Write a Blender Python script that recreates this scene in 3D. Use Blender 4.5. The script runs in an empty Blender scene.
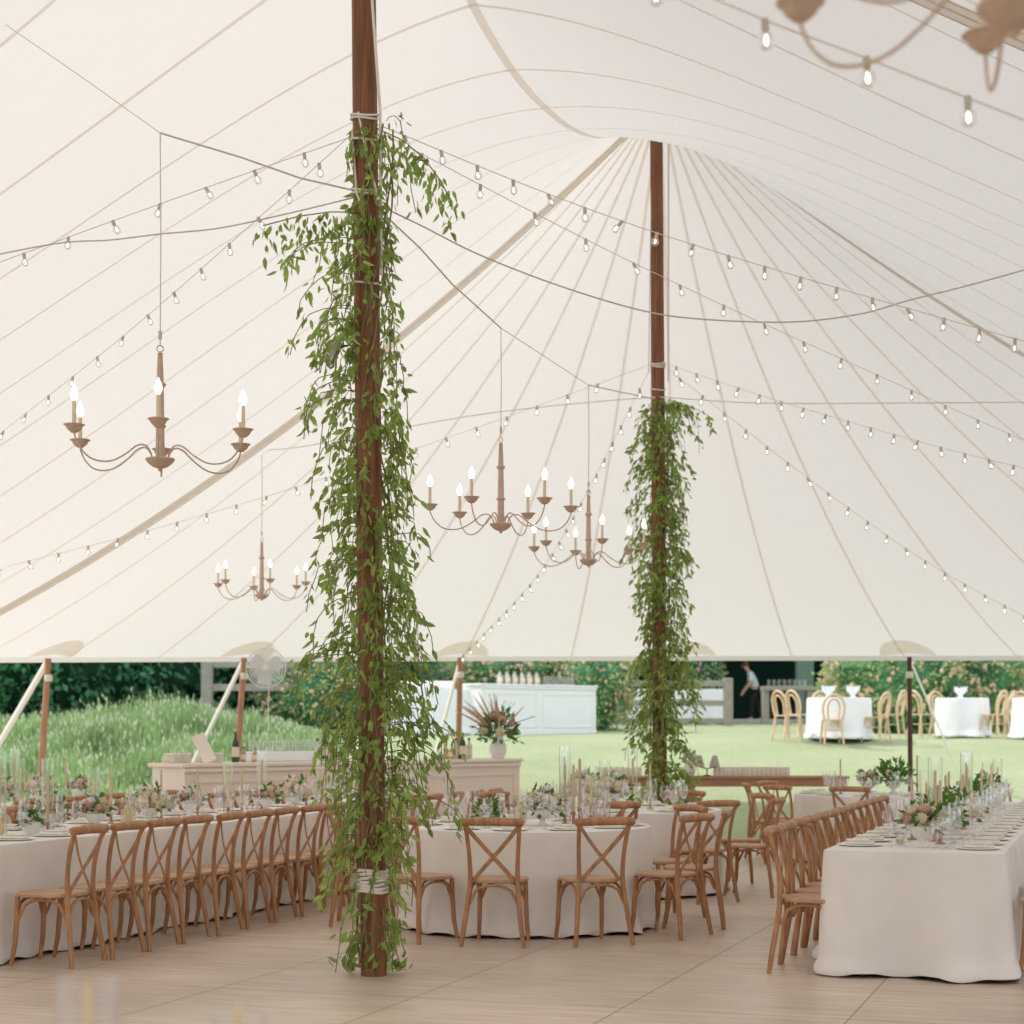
import bpy, math, random
from mathutils import Vector, Matrix, noise
R = random.Random(7)
sc = bpy.context.scene
COL = sc.collection
F, CX, HY, H = 1800.0, 512.0, 732.0, 1.5      # measured from the perspective of the place

def P(x, y, D):
    """point seen along a direction at depth D (metres)"""
    return Vector(((x - CX) / F * D, D, H + (HY - y) / F * D))

# ------------------------------------------------------------------ materials
def mat(name, col, rough=0.6, var=0.0, scale=8.0, spec=0.3, metal=0.0, bump=0.0, stretch=(1, 1, 1), trans=0.0, bscale=None):
    m = bpy.data.materials.new(name); m.use_nodes = True
    nt = m.node_tree; N = nt.nodes; L = nt.links
    b = N['Principled BSDF']; out = N['Material Output']
    b.inputs['Base Color'].default_value = (*col, 1); b.inputs['Roughness'].default_value = rough
    b.inputs['Specular IOR Level'].default_value = spec; b.inputs['Metallic'].default_value = metal
    tc = N.new('ShaderNodeTexCoord'); mp = N.new('ShaderNodeMapping'); mp.inputs['Scale'].default_value = stretch
    L.new(tc.outputs['Object'], mp.inputs['Vector'])
    csrc = None
    if var > 0:
        n = N.new('ShaderNodeTexNoise'); n.inputs['Scale'].default_value = scale; n.inputs['Detail'].default_value = 4
        L.new(mp.outputs[0], n.inputs['Vector'])
        r = N.new('ShaderNodeValToRGB'); r.color_ramp.elements[0].position = .3; r.color_ramp.elements[1].position = .7
        r.color_ramp.elements[0].color = (*[c * (1 - var) for c in col], 1)
        r.color_ramp.elements[1].color = (*[min(1, c * (1 + var)) for c in col], 1)
        L.new(n.outputs['Fac'], r.inputs[0]); L.new(r.outputs[0], b.inputs['Base Color']); csrc = r.outputs[0]
    if bump > 0:
        n2 = N.new('ShaderNodeTexNoise'); n2.inputs['Scale'].default_value = bscale or scale * 3
        L.new(mp.outputs[0], n2.inputs['Vector'])
        bp = N.new('ShaderNodeBump'); bp.inputs['Strength'].default_value = bump; bp.inputs['Distance'].default_value = .01
        L.new(n2.outputs['Fac'], bp.inputs['Height']); L.new(bp.outputs[0], b.inputs['Normal'])
    if trans > 0:
        t = N.new('ShaderNodeBsdfTranslucent'); t.inputs['Color'].default_value = (*[min(1, c * 1.25) for c in col], 1)
        if csrc: L.new(csrc, t.inputs['Color'])
        mx = N.new('ShaderNodeMixShader'); mx.inputs[0].default_value = trans
        L.new(b.outputs[0], mx.inputs[1]); L.new(t.outputs[0], mx.inputs[2]); L.new(mx.outputs[0], out.inputs[0])
    return m

def glass_mat(name, tint=(1, 1, 1), base=.05, edge=.75):
    m = bpy.data.materials.new(name); m.use_nodes = True
    nt = m.node_tree; N = nt.nodes; L = nt.links; N.remove(N['Principled BSDF'])
    out = N['Material Output']
    t = N.new('ShaderNodeBsdfTransparent'); t.inputs[0].default_value = (*tint, 1)
    g = N.new('ShaderNodeBsdfGlossy'); g.inputs['Roughness'].default_value = .03
    lw = N.new('ShaderNodeLayerWeight'); lw.inputs[0].default_value = .3
    mr = N.new('ShaderNodeMapRange'); mr.inputs['To Min'].default_value = base; mr.inputs['To Max'].default_value = edge
    mx = N.new('ShaderNodeMixShader')
    L.new(lw.outputs['Facing'], mr.inputs[0]); L.new(mr.outputs[0], mx.inputs[0])
    L.new(t.outputs[0], mx.inputs[1]); L.new(g.outputs[0], mx.inputs[2]); L.new(mx.outputs[0], out.inputs[0])
    return m

def emit_mat(name, col, s):
    m = bpy.data.materials.new(name); m.use_nodes = True
    b = m.node_tree.nodes['Principled BSDF']
    b.inputs['Base Color'].default_value = (*col, 1)
    b.inputs['Emission Color'].default_value = (*col, 1); b.inputs['Emission Strength'].default_value = s
    return m

def canvas_mat(name, col, trans, tcol):
    m = bpy.data.materials.new(name); m.use_nodes = True
    nt = m.node_tree; N = nt.nodes; L = nt.links; N.remove(N['Principled BSDF'])
    d = N.new('ShaderNodeBsdfDiffuse'); d.inputs[0].default_value = (*col, 1)
    t = N.new('ShaderNodeBsdfTranslucent'); t.inputs[0].default_value = (*tcol, 1)
    tc = N.new('ShaderNodeTexCoord'); n = N.new('ShaderNodeTexNoise'); n.inputs['Scale'].default_value = .5
    L.new(tc.outputs['Object'], n.inputs['Vector'])
    bp = N.new('ShaderNodeBump'); bp.inputs['Strength'].default_value = .15; bp.inputs['Distance'].default_value = .1
    L.new(n.outputs['Fac'], bp.inputs['Height']); L.new(bp.outputs[0], d.inputs['Normal'])
    mx = N.new('ShaderNodeMixShader'); mx.inputs[0].default_value = trans
    L.new(d.outputs[0], mx.inputs[1]); L.new(t.outputs[0], mx.inputs[2]); L.new(mx.outputs[0], N['Material Output'].inputs[0])
    return m

M = {}
M['wood'] = mat('chair_oak', (.42, .215, .105), .5, .28, 5, stretch=(6, 6, 1), bump=.1)
M['seatwood'] = mat('seat_oak', (.50, .30, .18), .45, .18, 4, stretch=(8, 1, 1))
M['cloth'] = mat('linen', (.83, .785, .735), .9, .05, 3, spec=.1, bump=.25, bscale=600)
M['whitecloth'] = mat('white_linen', (.85, .86, .88), .9, .03, 3, spec=.1)
M['pole'] = mat('pole_timber', (.20, .082, .038), .5, .45, 3, stretch=(14, 14, .5), bump=.3)
M['sidepole'] = mat('side_pole_timber', (.40, .21, .13), .6, .2, 3, stretch=(8, 8, 1))
M['darkpole'] = mat('stained_pole', (.10, .045, .03), .6, .2, 3)
M['rope'] = mat('cotton_rope', (.75, .70, .63), .9, .1, 60)
M['cable'] = mat('grey_cable', (.58, .52, .46), .6)
M['thinwire'] = mat('pale_wire', (.72, .67, .6), .6)
M['strap'] = mat('webbing', (.78, .74, .66), .8)
M['leaf'] = mat('vine_leaf', (.31, .43, .115), .5, .40, 5, trans=.45)
M['leaf2'] = mat('bouquet_leaf', (.10, .22, .04), .5, .35, 9, trans=.25)
M['stem'] = mat('vine_stem', (.20, .18, .07), .7)
M['bloom'] = mat('cream_petals', (.80, .70, .52), .8, .08, 30, trans=.2)
M['blush'] = mat('blush_petals', (.66, .44, .34), .8, .2, 30, trans=.2)
M['whitebloom'] = mat('white_petals', (.85, .82, .76), .8, .05, 30, trans=.2)
M['ceramic'] = mat('white_ceramic', (.80, .77, .73), .35, .03, 3, spec=.5)
M['plate'] = mat('plate_glaze', (.88, .86, .82), .5, spec=.2)
M['napkin'] = mat('napkin_linen', (.78, .73, .65), .9, .05, 20, bump=.2)
M['wax'] = mat('candle_wax', (.82, .68, .42), .6, trans=.25)
M['taper'] = mat('blush_taper', (.66, .49, .34), .6, trans=.1)
M['glass'] = glass_mat('clear_glass', base=.10, edge=.9)
M['hglass'] = glass_mat('hurricane_glass', base=.05, edge=.6)
M['chand'] = mat('chandelier_washed_wood', (.58, .43, .34), .65, .12, 20)
M['arm'] = mat('chandelier_brass_arm', (.56, .42, .32), .5, .1, 9)
M['sleeve'] = mat('candle_sleeve', (.74, .66, .50), .6)
M['bulb'] = emit_mat('lit_bulb', (1, .93, .8), 3.0)
M['bulbglass'] = glass_mat('bulb_glass', base=.25, edge=.7)
M['filament'] = emit_mat('filament', (1, .85, .6), 5)
M['socket'] = mat('bulb_socket', (.55, .50, .44), .6)
M['bar'] = mat('beige_bar_paint', (.80, .70, .61), .5, .03, 2)
M['whitebar'] = mat('white_bar_paint', (.84, .84, .84), .5, .02, 2)
M['bottle'] = mat('green_bottle_glass', (.02, .045, .015), .15, spec=.6)
M['clearbottle'] = mat('pale_bottle_glass', (.55, .55, .50), .15, spec=.6)
M['amber'] = mat('amber_liquor', (.45, .30, .14), .2, spec=.6)
M['bluecan'] = mat('teal_tin', (.08, .22, .24), .4)
M['label'] = mat('paper_label', (.75, .66, .52), .8)
M['card'] = mat('menu_card', (.84, .76, .66), .8)
M['fence'] = mat('weathered_rail', (.36, .33, .28), .8, .2, 6, stretch=(1, 6, 6))
M['console'] = mat('console_oak', (.40, .22, .13), .6, .15, 4, stretch=(1, 8, 8))
M['black'] = mat('black_iron', (.03, .035, .035), .4)
M['shade'] = mat('grey_lampshade', (.42, .38, .34), .9)
M['metal'] = mat('brushed_tin', (.5, .5, .48), .3, metal=.8)
M['fan'] = mat('white_fan_wire', (.75, .78, .78), .5)
M['bent'] = mat('bentwood_beech', (.70, .52, .34), .5, .12, 5)
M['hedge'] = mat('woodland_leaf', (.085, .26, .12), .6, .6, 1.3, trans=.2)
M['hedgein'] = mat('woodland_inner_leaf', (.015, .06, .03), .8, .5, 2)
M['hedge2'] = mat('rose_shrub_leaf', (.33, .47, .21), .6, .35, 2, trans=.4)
M['pink'] = mat('pink_petals', (.75, .28, .45), .7, trans=.2)
M['peach'] = mat('peach_petals', (.82, .58, .42), .7, .15, 3, trans=.2)
M['trunk'] = mat('bark', (.10, .07, .05), .9, .3, 9)
M['shed'] = mat('shaded_green_boards', (.012, .045, .03), .9, .1, 3)  # deep shade inside the open shed is put into this board colour
M['shedpost'] = mat('sage_post', (.14, .22, .16), .8)
M['stone'] = mat('kerb_stone', (.45, .45, .42), .9, .15, 9)
M['skin'] = mat('skin', (.55, .33, .24), .6)
M['shirt'] = mat('pale_shirt', (.66, .72, .70), .9)
M['trousers'] = mat('dark_trousers', (.02, .02, .022), .9)
M['hair'] = mat('hair', (.12, .07, .04), .8)
M['canvas'] = canvas_mat('sailcloth', (.78, .745, .70), .5, (.655, .622, .585))
M['seam'] = canvas_mat('sailcloth_seam', (.78, .73, .67), .75, (.92, .86, .79))
M['band'] = canvas_mat('sailcloth_band', (.74, .68, .61), .7, (.80, .73, .65))
M['bandedge'] = canvas_mat('sailcloth_band_edge', (.70, .62, .51), .65, (.70, .61, .49))

def grass_mat():
    m = mat('lawn_grass', (.33, .46, .17), .9, 0, spec=.05)
    nt = m.node_tree; N = nt.nodes; L = nt.links; b = N['Principled BSDF']
    tc = N.new('ShaderNodeTexCoord')
    a = N.new('ShaderNodeTexNoise'); a.inputs['Scale'].default_value = .6; a.inputs['Detail'].default_value = 5
    c = N.new('ShaderNodeTexNoise'); c.inputs['Scale'].default_value = 12; c.inputs['Detail'].default_value = 6
    L.new(tc.outputs['Object'], a.inputs[0]); L.new(tc.outputs['Object'], c.inputs[0])
    ad = N.new('ShaderNodeMath'); ad.operation = 'ADD'; L.new(a.outputs['Fac'], ad.inputs[0]); L.new(c.outputs['Fac'], ad.inputs[1])
    r = N.new('ShaderNodeValToRGB'); r.color_ramp.elements[0].position = .35; r.color_ramp.elements[1].position = .65
    hf = N.new('ShaderNodeMath'); hf.operation = 'MULTIPLY'; hf.inputs[1].default_value = .5
    L.new(ad.outputs[0], hf.inputs[0]); L.new(hf.outputs[0], r.inputs[0])
    r.color_ramp.elements[0].color = (.29, .345, .185, 1); r.color_ramp.elements[1].color = (.40, .425, .27, 1)
    L.new(r.outputs[0], b.inputs['Base Color'])
    return m
M['grass'] = grass_mat()
M['meadow'] = mat('meadow_blades', (.32, .46, .20), .8, .3, .8, trans=.4)
M['seedhead'] = mat('meadow_seedheads', (.66, .70, .50), .8, .2, 2, trans=.3)

def floor_mat():
    m = mat('deck_floor', (.3, .2, .14), .42, 0, spec=.4)
    nt = m.node_tree; N = nt.nodes; L = nt.links; b = N['Principled BSDF']
    tc = N.new('ShaderNodeTexCoord')
    br = N.new('ShaderNodeTexBrick'); br.inputs['Scale'].default_value = 1
    br.inputs['Brick Width'].default_value = 1.2; br.inputs['Row Height'].default_value = .14
    br.inputs['Mortar Size'].default_value = .002; br.inputs['Mortar Smooth'].default_value = .3
    br.inputs['Color1'].default_value = (.57, .455, .36, 1); br.inputs['Color2'].default_value = (.615, .495, .395, 1)
    br.inputs['Mortar'].default_value = (.45, .33, .25, 1)
    L.new(tc.outputs['Object'], br.inputs['Vector'])
    pn = N.new('ShaderNodeTexBrick'); pn.offset = 0; pn.inputs['Scale'].default_value = 1
    pn.inputs['Brick Width'].default_value = 2.44; pn.inputs['Row Height'].default_value = 1.22
    pn.inputs['Mortar Size'].default_value = .006; pn.inputs['Mortar Smooth'].default_value = .2
    pn.inputs['Color1'].default_value = (.96, .96, .96, 1); pn.inputs['Color2'].default_value = (1.04, 1.04, 1.04, 1); pn.inputs['Mortar'].default_value = (.45, .4, .35, 1)
    rot = N.new('ShaderNodeMapping'); rot.inputs['Rotation'].default_value = (0, 0, math.pi / 2); rot.inputs['Location'].default_value = (0.35, .5, 0)
    L.new(tc.outputs['Object'], rot.inputs[0]); L.new(rot.outputs[0], pn.inputs['Vector'])
    mp = N.new('ShaderNodeMapping'); mp.inputs['Scale'].default_value = (1.2, 12, 1); L.new(tc.outputs['Object'], mp.inputs[0])
    n = N.new('ShaderNodeTexNoise'); n.inputs['Scale'].default_value = 1.5; n.inputs['Detail'].default_value = 6; L.new(mp.outputs[0], n.inputs[0])
    n3 = N.new('ShaderNodeTexNoise'); n3.inputs['Scale'].default_value = .7; n3.inputs['Detail'].default_value = 3; L.new(tc.outputs['Object'], n3.inputs[0])
    def mul(a, bb, f=1):
        x = N.new('ShaderNodeMix'); x.data_type = 'RGBA'; x.blend_type = 'MULTIPLY'; x.inputs[0].default_value = f
        L.new(a, x.inputs[6]); L.new(bb, x.inputs[7]); return x.outputs[2]
    def ramp(src, lo, hi):
        r = N.new('ShaderNodeValToRGB'); r.color_ramp.elements[0].position = .3; r.color_ramp.elements[1].position = .7
        r.color_ramp.elements[0].color = (lo, lo, lo, 1); r.color_ramp.elements[1].color = (hi, hi, hi, 1)
        L.new(src, r.inputs[0]); return r.outputs[0]
    c = mul(br.outputs['Color'], pn.outputs['Color']); c = mul(c, ramp(n.outputs['Fac'], .82, 1.15)); c = mul(c, ramp(n3.outputs['Fac'], .85, 1.12))
    L.new(c, b.inputs['Base Color'])
    rr = N.new('ShaderNodeMapRange'); rr.inputs['To Min'].default_value = .26; rr.inputs['To Max'].default_value = .48
    L.new(n3.outputs['Fac'], rr.inputs[0]); L.new(rr.outputs[0], b.inputs['Roughness'])
    return m
M['floor'] = floor_mat()

# ------------------------------------------------------------------ mesh builder
class MB:
    def __init__(s): s.v = []; s.f = []; s.m = []
    def add(s, vs, fs, mi=0):
        o = len(s.v); s.v += [tuple(v) for v in vs]
        s.f += [tuple(i + o for i in f) for f in fs]; s.m += [mi] * len(fs); return s
    def box(s, c, d, mi=0, rz=0.0, bev=0.0, mt=None):
        x, y, z = d[0] / 2, d[1] / 2, d[2] / 2
        if bev <= 0:
            vs = [Vector((a * x, b * y, e * z)) for e in (-1, 1) for a, b in ((-1, -1), (1, -1), (1, 1), (-1, 1))]
            fs = [(3, 2, 1, 0), (4, 5, 6, 7), (0, 1, 5, 4), (1, 2, 6, 5), (2, 3, 7, 6), (3, 0, 4, 7)]
        else:
            bx = min(bev, x * .9, y * .9, z * .9)
            rings = []
            for zz, k in ((-z, bx), (-z + bx, 0), (z - bx, 0), (z, bx)):
                ring = []
                for a, b in ((-1, -1), (1, -1), (1, 1), (-1, 1)):
                    X, Y = x - k, y - k
                    if a * b > 0: ring += [(a * X, b * (Y - bx)), (a * (X - bx), b * Y)]
                    else: ring += [(a * (X - bx), b * Y), (a * X, b * (Y - bx))]
                rings.append([Vector((p[0], p[1], zz)) for p in ring])
            vs = [p for r in rings for p in r]; fs = []
            for i in range(3):
                for j in range(8):
                    a0 = i * 8 + j; a1 = i * 8 + (j + 1) % 8
                    fs.append((a0, a1, a1 + 8, a0 + 8))
            fs.append(tuple(range(7, -1, -1))); fs.append(tuple(range(24, 32)))
        rm = Matrix.Rotation(rz, 3, 'Z')
        if mt is not None: vs = [mt @ v for v in vs]
        return s.add([rm @ v + Vector(c) for v in vs], fs, mi)
    def tube(s, pts, r, seg=8, mi=0, flat=None, up=None, cap=True):
        pts = [Vector(p) for p in pts]; n = len(pts)
        rs = r if isinstance(r, (list, tuple)) else [r] * n
        t0 = (pts[1] - pts[0]).normalized()
        a = Vector(up) if up is not None else (Vector((0, 0, 1)) if abs(t0.z) < .9 else Vector((1, 0, 0)))
        nrm = (a - t0 * a.dot(t0)).normalized(); vs = []; fs = []
        for i in range(n):
            t = ((pts[min(i + 1, n - 1)] - pts[max(i - 1, 0)])).normalized()
            nrm = (nrm - t * nrm.dot(t)).normalized(); b = t.cross(nrm)
            k = flat if flat else 1.0
            for j in range(seg):
                an = 2 * math.pi * j / seg
                vs.append(pts[i] + nrm * math.cos(an) * rs[i] + b * math.sin(an) * rs[i] * k)
        for i in range(n - 1):
            for j in range(seg):
                a0 = i * seg + j; a1 = i * seg + (j + 1) % seg
                fs.append((a0, a1, a1 + seg, a0 + seg))
        if cap: fs.append(tuple(range(seg - 1, -1, -1))); fs.append(tuple((n - 1) * seg + j for j in range(seg)))
        return s.add(vs, fs, mi)
    def lathe(s, prof, seg=16, c=(0, 0, 0), mi=0, mt=None):
        vs = []; fs = []; n = len(prof)
        for (r, z) in prof:
            for j in range(seg):
                a = 2 * math.pi * j / seg; vs.append(Vector((r * math.cos(a), r * math.sin(a), z)))
        for i in range(n - 1):
            for j in range(seg):
                a0 = i * seg + j; a1 = i * seg + (j + 1) % seg
                fs.append((a0, a1, a1 + seg, a0 + seg))
        if prof[0][0] > 1e-4: pass
        if mt is not None: vs = [mt @ v for v in vs]
        return s.add([v + Vector(c) for v in vs], fs, mi)
    def leaf(s, p, d, n, l, w, mi=0):
        d = d.normalized(); side = d.cross(n)
        if side.length < 1e-4: side = d.orthogonal()
        side.normalize(); n = side.cross(d)
        a = p; t = p + d * l; m_ = p + d * l * .45
        return s.add([a, m_ + side * w / 2, t, m_ - side * w / 2, m_ - n * w * .18], [(0, 1, 4), (1, 2, 4), (0, 4, 3), (4, 2, 3)], mi)
    def vleaf(s, p, d, n, l, w, mi=0):
        d = d.normalized(); side = d.cross(n)
        if side.length < 1e-4: side = d.orthogonal()
        side.normalize(); n = side.cross(d); c = p + d * l * .5 - n * w * .2
        a = p + d * l * .28; b = p + d * l * .62; t = p + d * l + n * w * .25
        return s.add([p, a + side * w * .46, b + side * w * .38, t, b - side * w * .38, a - side * w * .46, c], [(0, 1, 6), (1, 2, 6), (2, 3, 6), (3, 4, 6), (4, 5, 6), (5, 0, 6)], mi)
    def ball(s, c, r, seg=10, rings=6, mi=0, sz=1.0):
        prof = [(max(1e-4, r * math.sin(math.pi * i / rings)), -r * sz * math.cos(math.pi * i / rings)) for i in range(rings + 1)]
        return s.lathe(prof, seg, c, mi)
    def build(s, name, mats, parent=None, smooth=True, loc=None, rot=None):
        me = bpy.data.meshes.new(name); me.from_pydata(s.v, [], s.f)
        if not isinstance(mats, (list, tuple)): mats = [mats]
        for m in mats: me.materials.append(m)
        me.polygons.foreach_set('material_index', s.m)
        me.polygons.foreach_set('use_smooth', [smooth] * len(s.f))
        me.update()
        if smooth and hasattr(me, 'set_sharp_from_angle'): me.set_sharp_from_angle(angle=math.radians(40))
        o = bpy.data.objects.new(name, me); COL.objects.link(o)
        if parent: o.parent = parent
        if loc is not None: o.location = loc
        if rot is not None: o.rotation_euler = rot
        return o

def smooth_path(pts, n=10):
    out = []
    for i in range(len(pts) - 1):
        p0 = pts[max(i - 1, 0)]; p1 = pts[i]; p2 = pts[i + 1]; p3 = pts[min(i + 2, len(pts) - 1)]
        for j in range(n):
            t = j / n
            out.append(.5 * ((2 * p1) + (p2 - p0) * t + (2 * p0 - 5 * p1 + 4 * p2 - p3) * t * t + (3 * p1 - p0 - 3 * p2 + p3) * t ** 3))
    out.append(pts[-1]); return out
def tag(o, label=None, cat=None, group=None, kind=None):
    if label: o['label'] = label
    if cat: o['category'] = cat
    if group: o['group'] = group
    if kind: o['kind'] = kind
    return o
def empty(name, loc=(0, 0, 0), rz=0.0):
    o = bpy.data.objects.new(name, None); o.empty_display_size = .1; COL.objects.link(o)
    o.location = loc; o.rotation_euler = (0, 0, rz); return o
KIDS = {}
def dup(o, parent=None):
    c = o.copy(); COL.objects.link(c)
    if parent: c.parent = parent
    for ch in o.children: dup(ch, c)
    return c
USED = set()
def place(proto, loc, rz, label, group=None, scale=None):
    """first use moves the prototype itself, later ones copy it with its parts"""
    if proto.name in USED: o = dup(proto)
    else: USED.add(proto.name); o = proto
    o.location = loc; o.rotation_euler = (0, 0, rz); o['label'] = label
    if group: o['group'] = group
    if scale: o.scale = scale if isinstance(scale, (tuple, list)) else (scale,) * 3
    return o
ORD = ['first', 'second', 'third', 'fourth', 'fifth', 'sixth', 'seventh', 'eighth', 'ninth', 'tenth', 'eleventh', 'twelfth', 'thirteenth', 'fourteenth', 'fifteenth', 'sixteenth', 'seventeenth', 'eighteenth', 'nineteenth', 'twentieth', 'twenty-first', 'twenty-second', 'twenty-third', 'twenty-fourth']

# ------------------------------------------------------------------ layout frames
TH = math.atan(.335)                                  # the dining rows run along this heading
U = Vector((math.sin(TH), math.cos(TH), 0)); V = Vector((math.cos(TH), -math.sin(TH), 0))
PN = Vector((-.852, 11.1, 0)); PF = Vector((1.7, 20.6, 0)); PC = PN * 2 - PF
TU = (PF - PN).normalized(); TV = Vector((TU.y, -TU.x, 0)); SP = (PF - PN).length
RW, RE = 9.8, 8.6                                     # tent half width, depth of the rounded end

GP = [(-50, 0), (25.2, 0), (26.5, .10), (30, .72), (34, 1.38), (40, 1.47), (46, 1.66), (52, 1.79), (200, 2.2)]
def ground(x, d):
    for (a, za), (b, zb) in zip(GP, GP[1:]):
        if a <= d <= b:
            t = (d - a) / (b - a); return za + (zb - za) * t
    return 0

# ------------------------------------------------------------------ setting: floor, lawn
fl = MB(); fl.box((0, 0, -.06), (34, 40, .12))
fo = fl.build('floor', M['floor'], smooth=False); fo.location = (2.5, 6.2, 0); fo.rotation_euler = (0, 0, -TH + 0.0); tag(fo, kind='structure')
# the deck's far edge is square to the view of the lawn
g = MB(); xs = [i * 2.0 - 50 for i in range(56)]; ds = [24.6, 25.2, 26.5] + [27 + i * .7 for i in range(10)] + [34 + i * 2 for i in range(20)] + [90, 140, 200]
g.add([(x, d, ground(x, d) - .02 + (.05 * noise.noise(Vector((x * .3, d * .3, 0))) if d > 27 else 0)) for d in ds for x in xs],
      [(j * 56 + i, j * 56 + i + 1, (j + 1) * 56 + i + 1, (j + 1) * 56 + i) for j in range(len(ds) - 1) for i in range(55)])
tag(g.build('lawn', M['grass']), kind='structure')
g = MB(); g.box((0, -20, -.25), (260, 90.4, .1)); tag(g.build('ground', M['grass'], smooth=False), kind='structure')
g = MB(); g.box((4, 25.25, -.02), (20, .18, .06), bev=.01); tag(g.build('trim_1', M['stone'], smooth=False), kind='structure')
fo.data.clear_geometry()
fm = MB()
poly = [(-14, -8), (18, -8), (18, 25.2), (-14, 25.2)]
rot = Matrix.Rotation(TH, 3, 'Z'); off = Vector((2.5, 6.2, 0))
loc_ = [rot @ (Vector((a, b, 0)) - off) for a, b in poly]
fm.add([v for v in loc_] + [v - Vector((0, 0, .1)) for v in loc_], [(0, 1, 2, 3), (4, 7, 6, 5)] + [(i + 4, (i + 1) % 4 + 4, (i + 1) % 4, i) for i in range(4)])
fo2 = fm.build('floor_tmp', M['floor'], smooth=False); fo.data = fo2.data; bpy.data.objects.remove(fo2)

# ------------------------------------------------------------------ tent canopy
ZP = 8.75
def ridge(t):
    t = abs(t - round(t)) if t < 0 else t
    if t < 0: t = -t
    K = [(0, 7.8), (.1, 7.2), (.216, 6.86), (.336, 6.76), (.45, 6.83), (.56, 7.0), (.69, 7.34), (.85, 7.95), (1, ZP)]
    for i in range(len(K) - 1):
        if K[i][0] <= t <= K[i + 1][0]:
            a = (t - K[i][0]) / (K[i + 1][0] - K[i][0])
            p0 = K[max(i - 1, 0)]; p1 = K[i]; p2 = K[i + 1]; p3 = K[min(i + 2, len(K) - 1)]
            m1 = (p2[1] - p0[1]) / (p2[0] - p0[0]) * (p2[0] - p1[0]); m2 = (p3[1] - p1[1]) / (p3[0] - p1[0]) * (p2[0] - p1[0])
            h = a * a
            return (2 * a * h - 3 * h + 1) * p1[1] + (a * h - 2 * h + a) * m1 + (3 * h - 2 * a * h) * p2[1] + (a * h - h) * m2
    return ZP
def ze(p):
    D = max(p.y, 21.5)
    return 1.5 + (75.5 + (p.x / max(p.y, 5)) * 3) / F * D
def gpole(w): return (1 - w) - .36 * w * (1 - w)
def gsad(w, e):
    wp = math.sqrt(w * w + e * e) - e; wm = math.sqrt(1 + e * e) - e; q = wp / wm
    return (1 - q) - .30 * q * (1 - q)
def mid_pt(t, w, lift=0):
    if t > 0: base = PN + TU * SP * t; tt = t
    else: base = PN + TU * SP * t; tt = -t
    b = math.sin(math.pi * tt) ** .8 if 0 < tt < 1 else 0
    e = .001 + .30 * b
    g_ = gpole(abs(w)) * (1 - b) + gsad(abs(w), e) * b
    p = base + TV * (RW * w); z0 = ze(p)
    return Vector((p.x, p.y, z0 + (ridge(tt) - z0) * g_ + lift))
def end_pt(phi, r, lift=0, c=PF, sgn=1, zp=ZP):
    d = TU * sgn * (RE * math.cos(phi)) + TV * (RW * math.sin(phi))
    p = c + d * r; z0 = ze(c + d)
    return Vector((p.x, p.y, z0 + (zp - z0) * gpole(r) + lift))
cv = MB()
def grid(fn, na, nb, mi):
    vs = [fn(i / na, j / nb) for i in range(na + 1) for j in range(nb + 1)]
    fs = [(i * (nb + 1) + j, i * (nb + 1) + j + 1, (i + 1) * (nb + 1) + j + 1, (i + 1) * (nb + 1) + j) for i in range(na) for j in range(nb)]
    cv.add(vs, fs, mi)
grid(lambda a, b: mid_pt(a, b * 2 - 1), 60, 96, 0)
grid(lambda a, b: mid_pt(a - 1, b * 2 - 1), 36, 60, 0)
grid(lambda a, b: end_pt((a - .5) * math.pi, b), 80, 48, 0)
grid(lambda a, b: end_pt((a - .5) * math.pi, b, 0, PC, -1, ZP), 40, 24, 0)
def seam(fn, lo, hi, wid, mi, n=60, lift=-.012):
    pts = [fn(lo + (hi - lo) * i / n) for i in range(n + 1)]; vs = []; fs = []
    for i, (p, q) in enumerate(pts):        # p, a neighbour sideways on the cloth
        s_ = (q - p).normalized() * wid / 2
        vs += [p - s_ + Vector((0, 0, lift)), p + s_ + Vector((0, 0, lift))]
    fs = [(2 * i, 2 * i + 1, 2 * i + 3, 2 * i + 2) for i in range(n)]
    cv.add(vs, fs, mi)
for k in range(1, 9):
    for off_ in (0, -1):
        seam(lambda w, t=k / 9 + off_: (mid_pt(t, w), mid_pt(t + .002, w)), -1, 1, .035, 1, 120)
seam(lambda w: (mid_pt(0, w), mid_pt(0, w) + TU), -1, 1, .035, 1, 120)
for t in (-.085, 1.0, -1.0):
    for wd, mi, lf in ((.24, 2, -.014), ):
        seam(lambda w, t=t: (mid_pt(t - .0001 if t > 0 else t, w), mid_pt(t, w) + TU), -1, 1, wd, mi, 120, lf)
    for sd in (-.115, .115, 0):
        seam(lambda w, t=t, sd=sd: (mid_pt(t, w) + TU * sd, mid_pt(t, w) + TU), -1, 1, .022, 3, 120, -.018)
seam(lambda t: (mid_pt(t, 0), mid_pt(t, 0) + TV), 0, .999, .07, 1, 60)
seam(lambda t: (mid_pt(t, 0), mid_pt(t, 0) + TV), -.999, 0, .07, 1, 60)
NE = 18
for k in range(-8, 9):
    ph = math.radians(3.3 + 10.45 * k)
    if abs(ph) > 1.5: continue
    seam(lambda r, ph=ph: (end_pt(ph, r), end_pt(ph + .01, r)), .02, 1, .036, 1, 60)
# hem hanging from the eave
hv = []; n = 160
for i in range(n + 1):
    p = end_pt((i / n - .5) * math.pi, 1)
    hv += [p + Vector((0, 0, .002)), p - Vector((0, 0, .075))]
cv.add(hv, [(2 * i, 2 * i + 1, 2 * i + 3, 2 * i + 2) for i in range(n)], 0)
canopy = cv.build('ceiling', [M['canvas'], M['seam'], M['band'], M['bandedge']])
tag(canopy, kind='structure')

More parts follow.
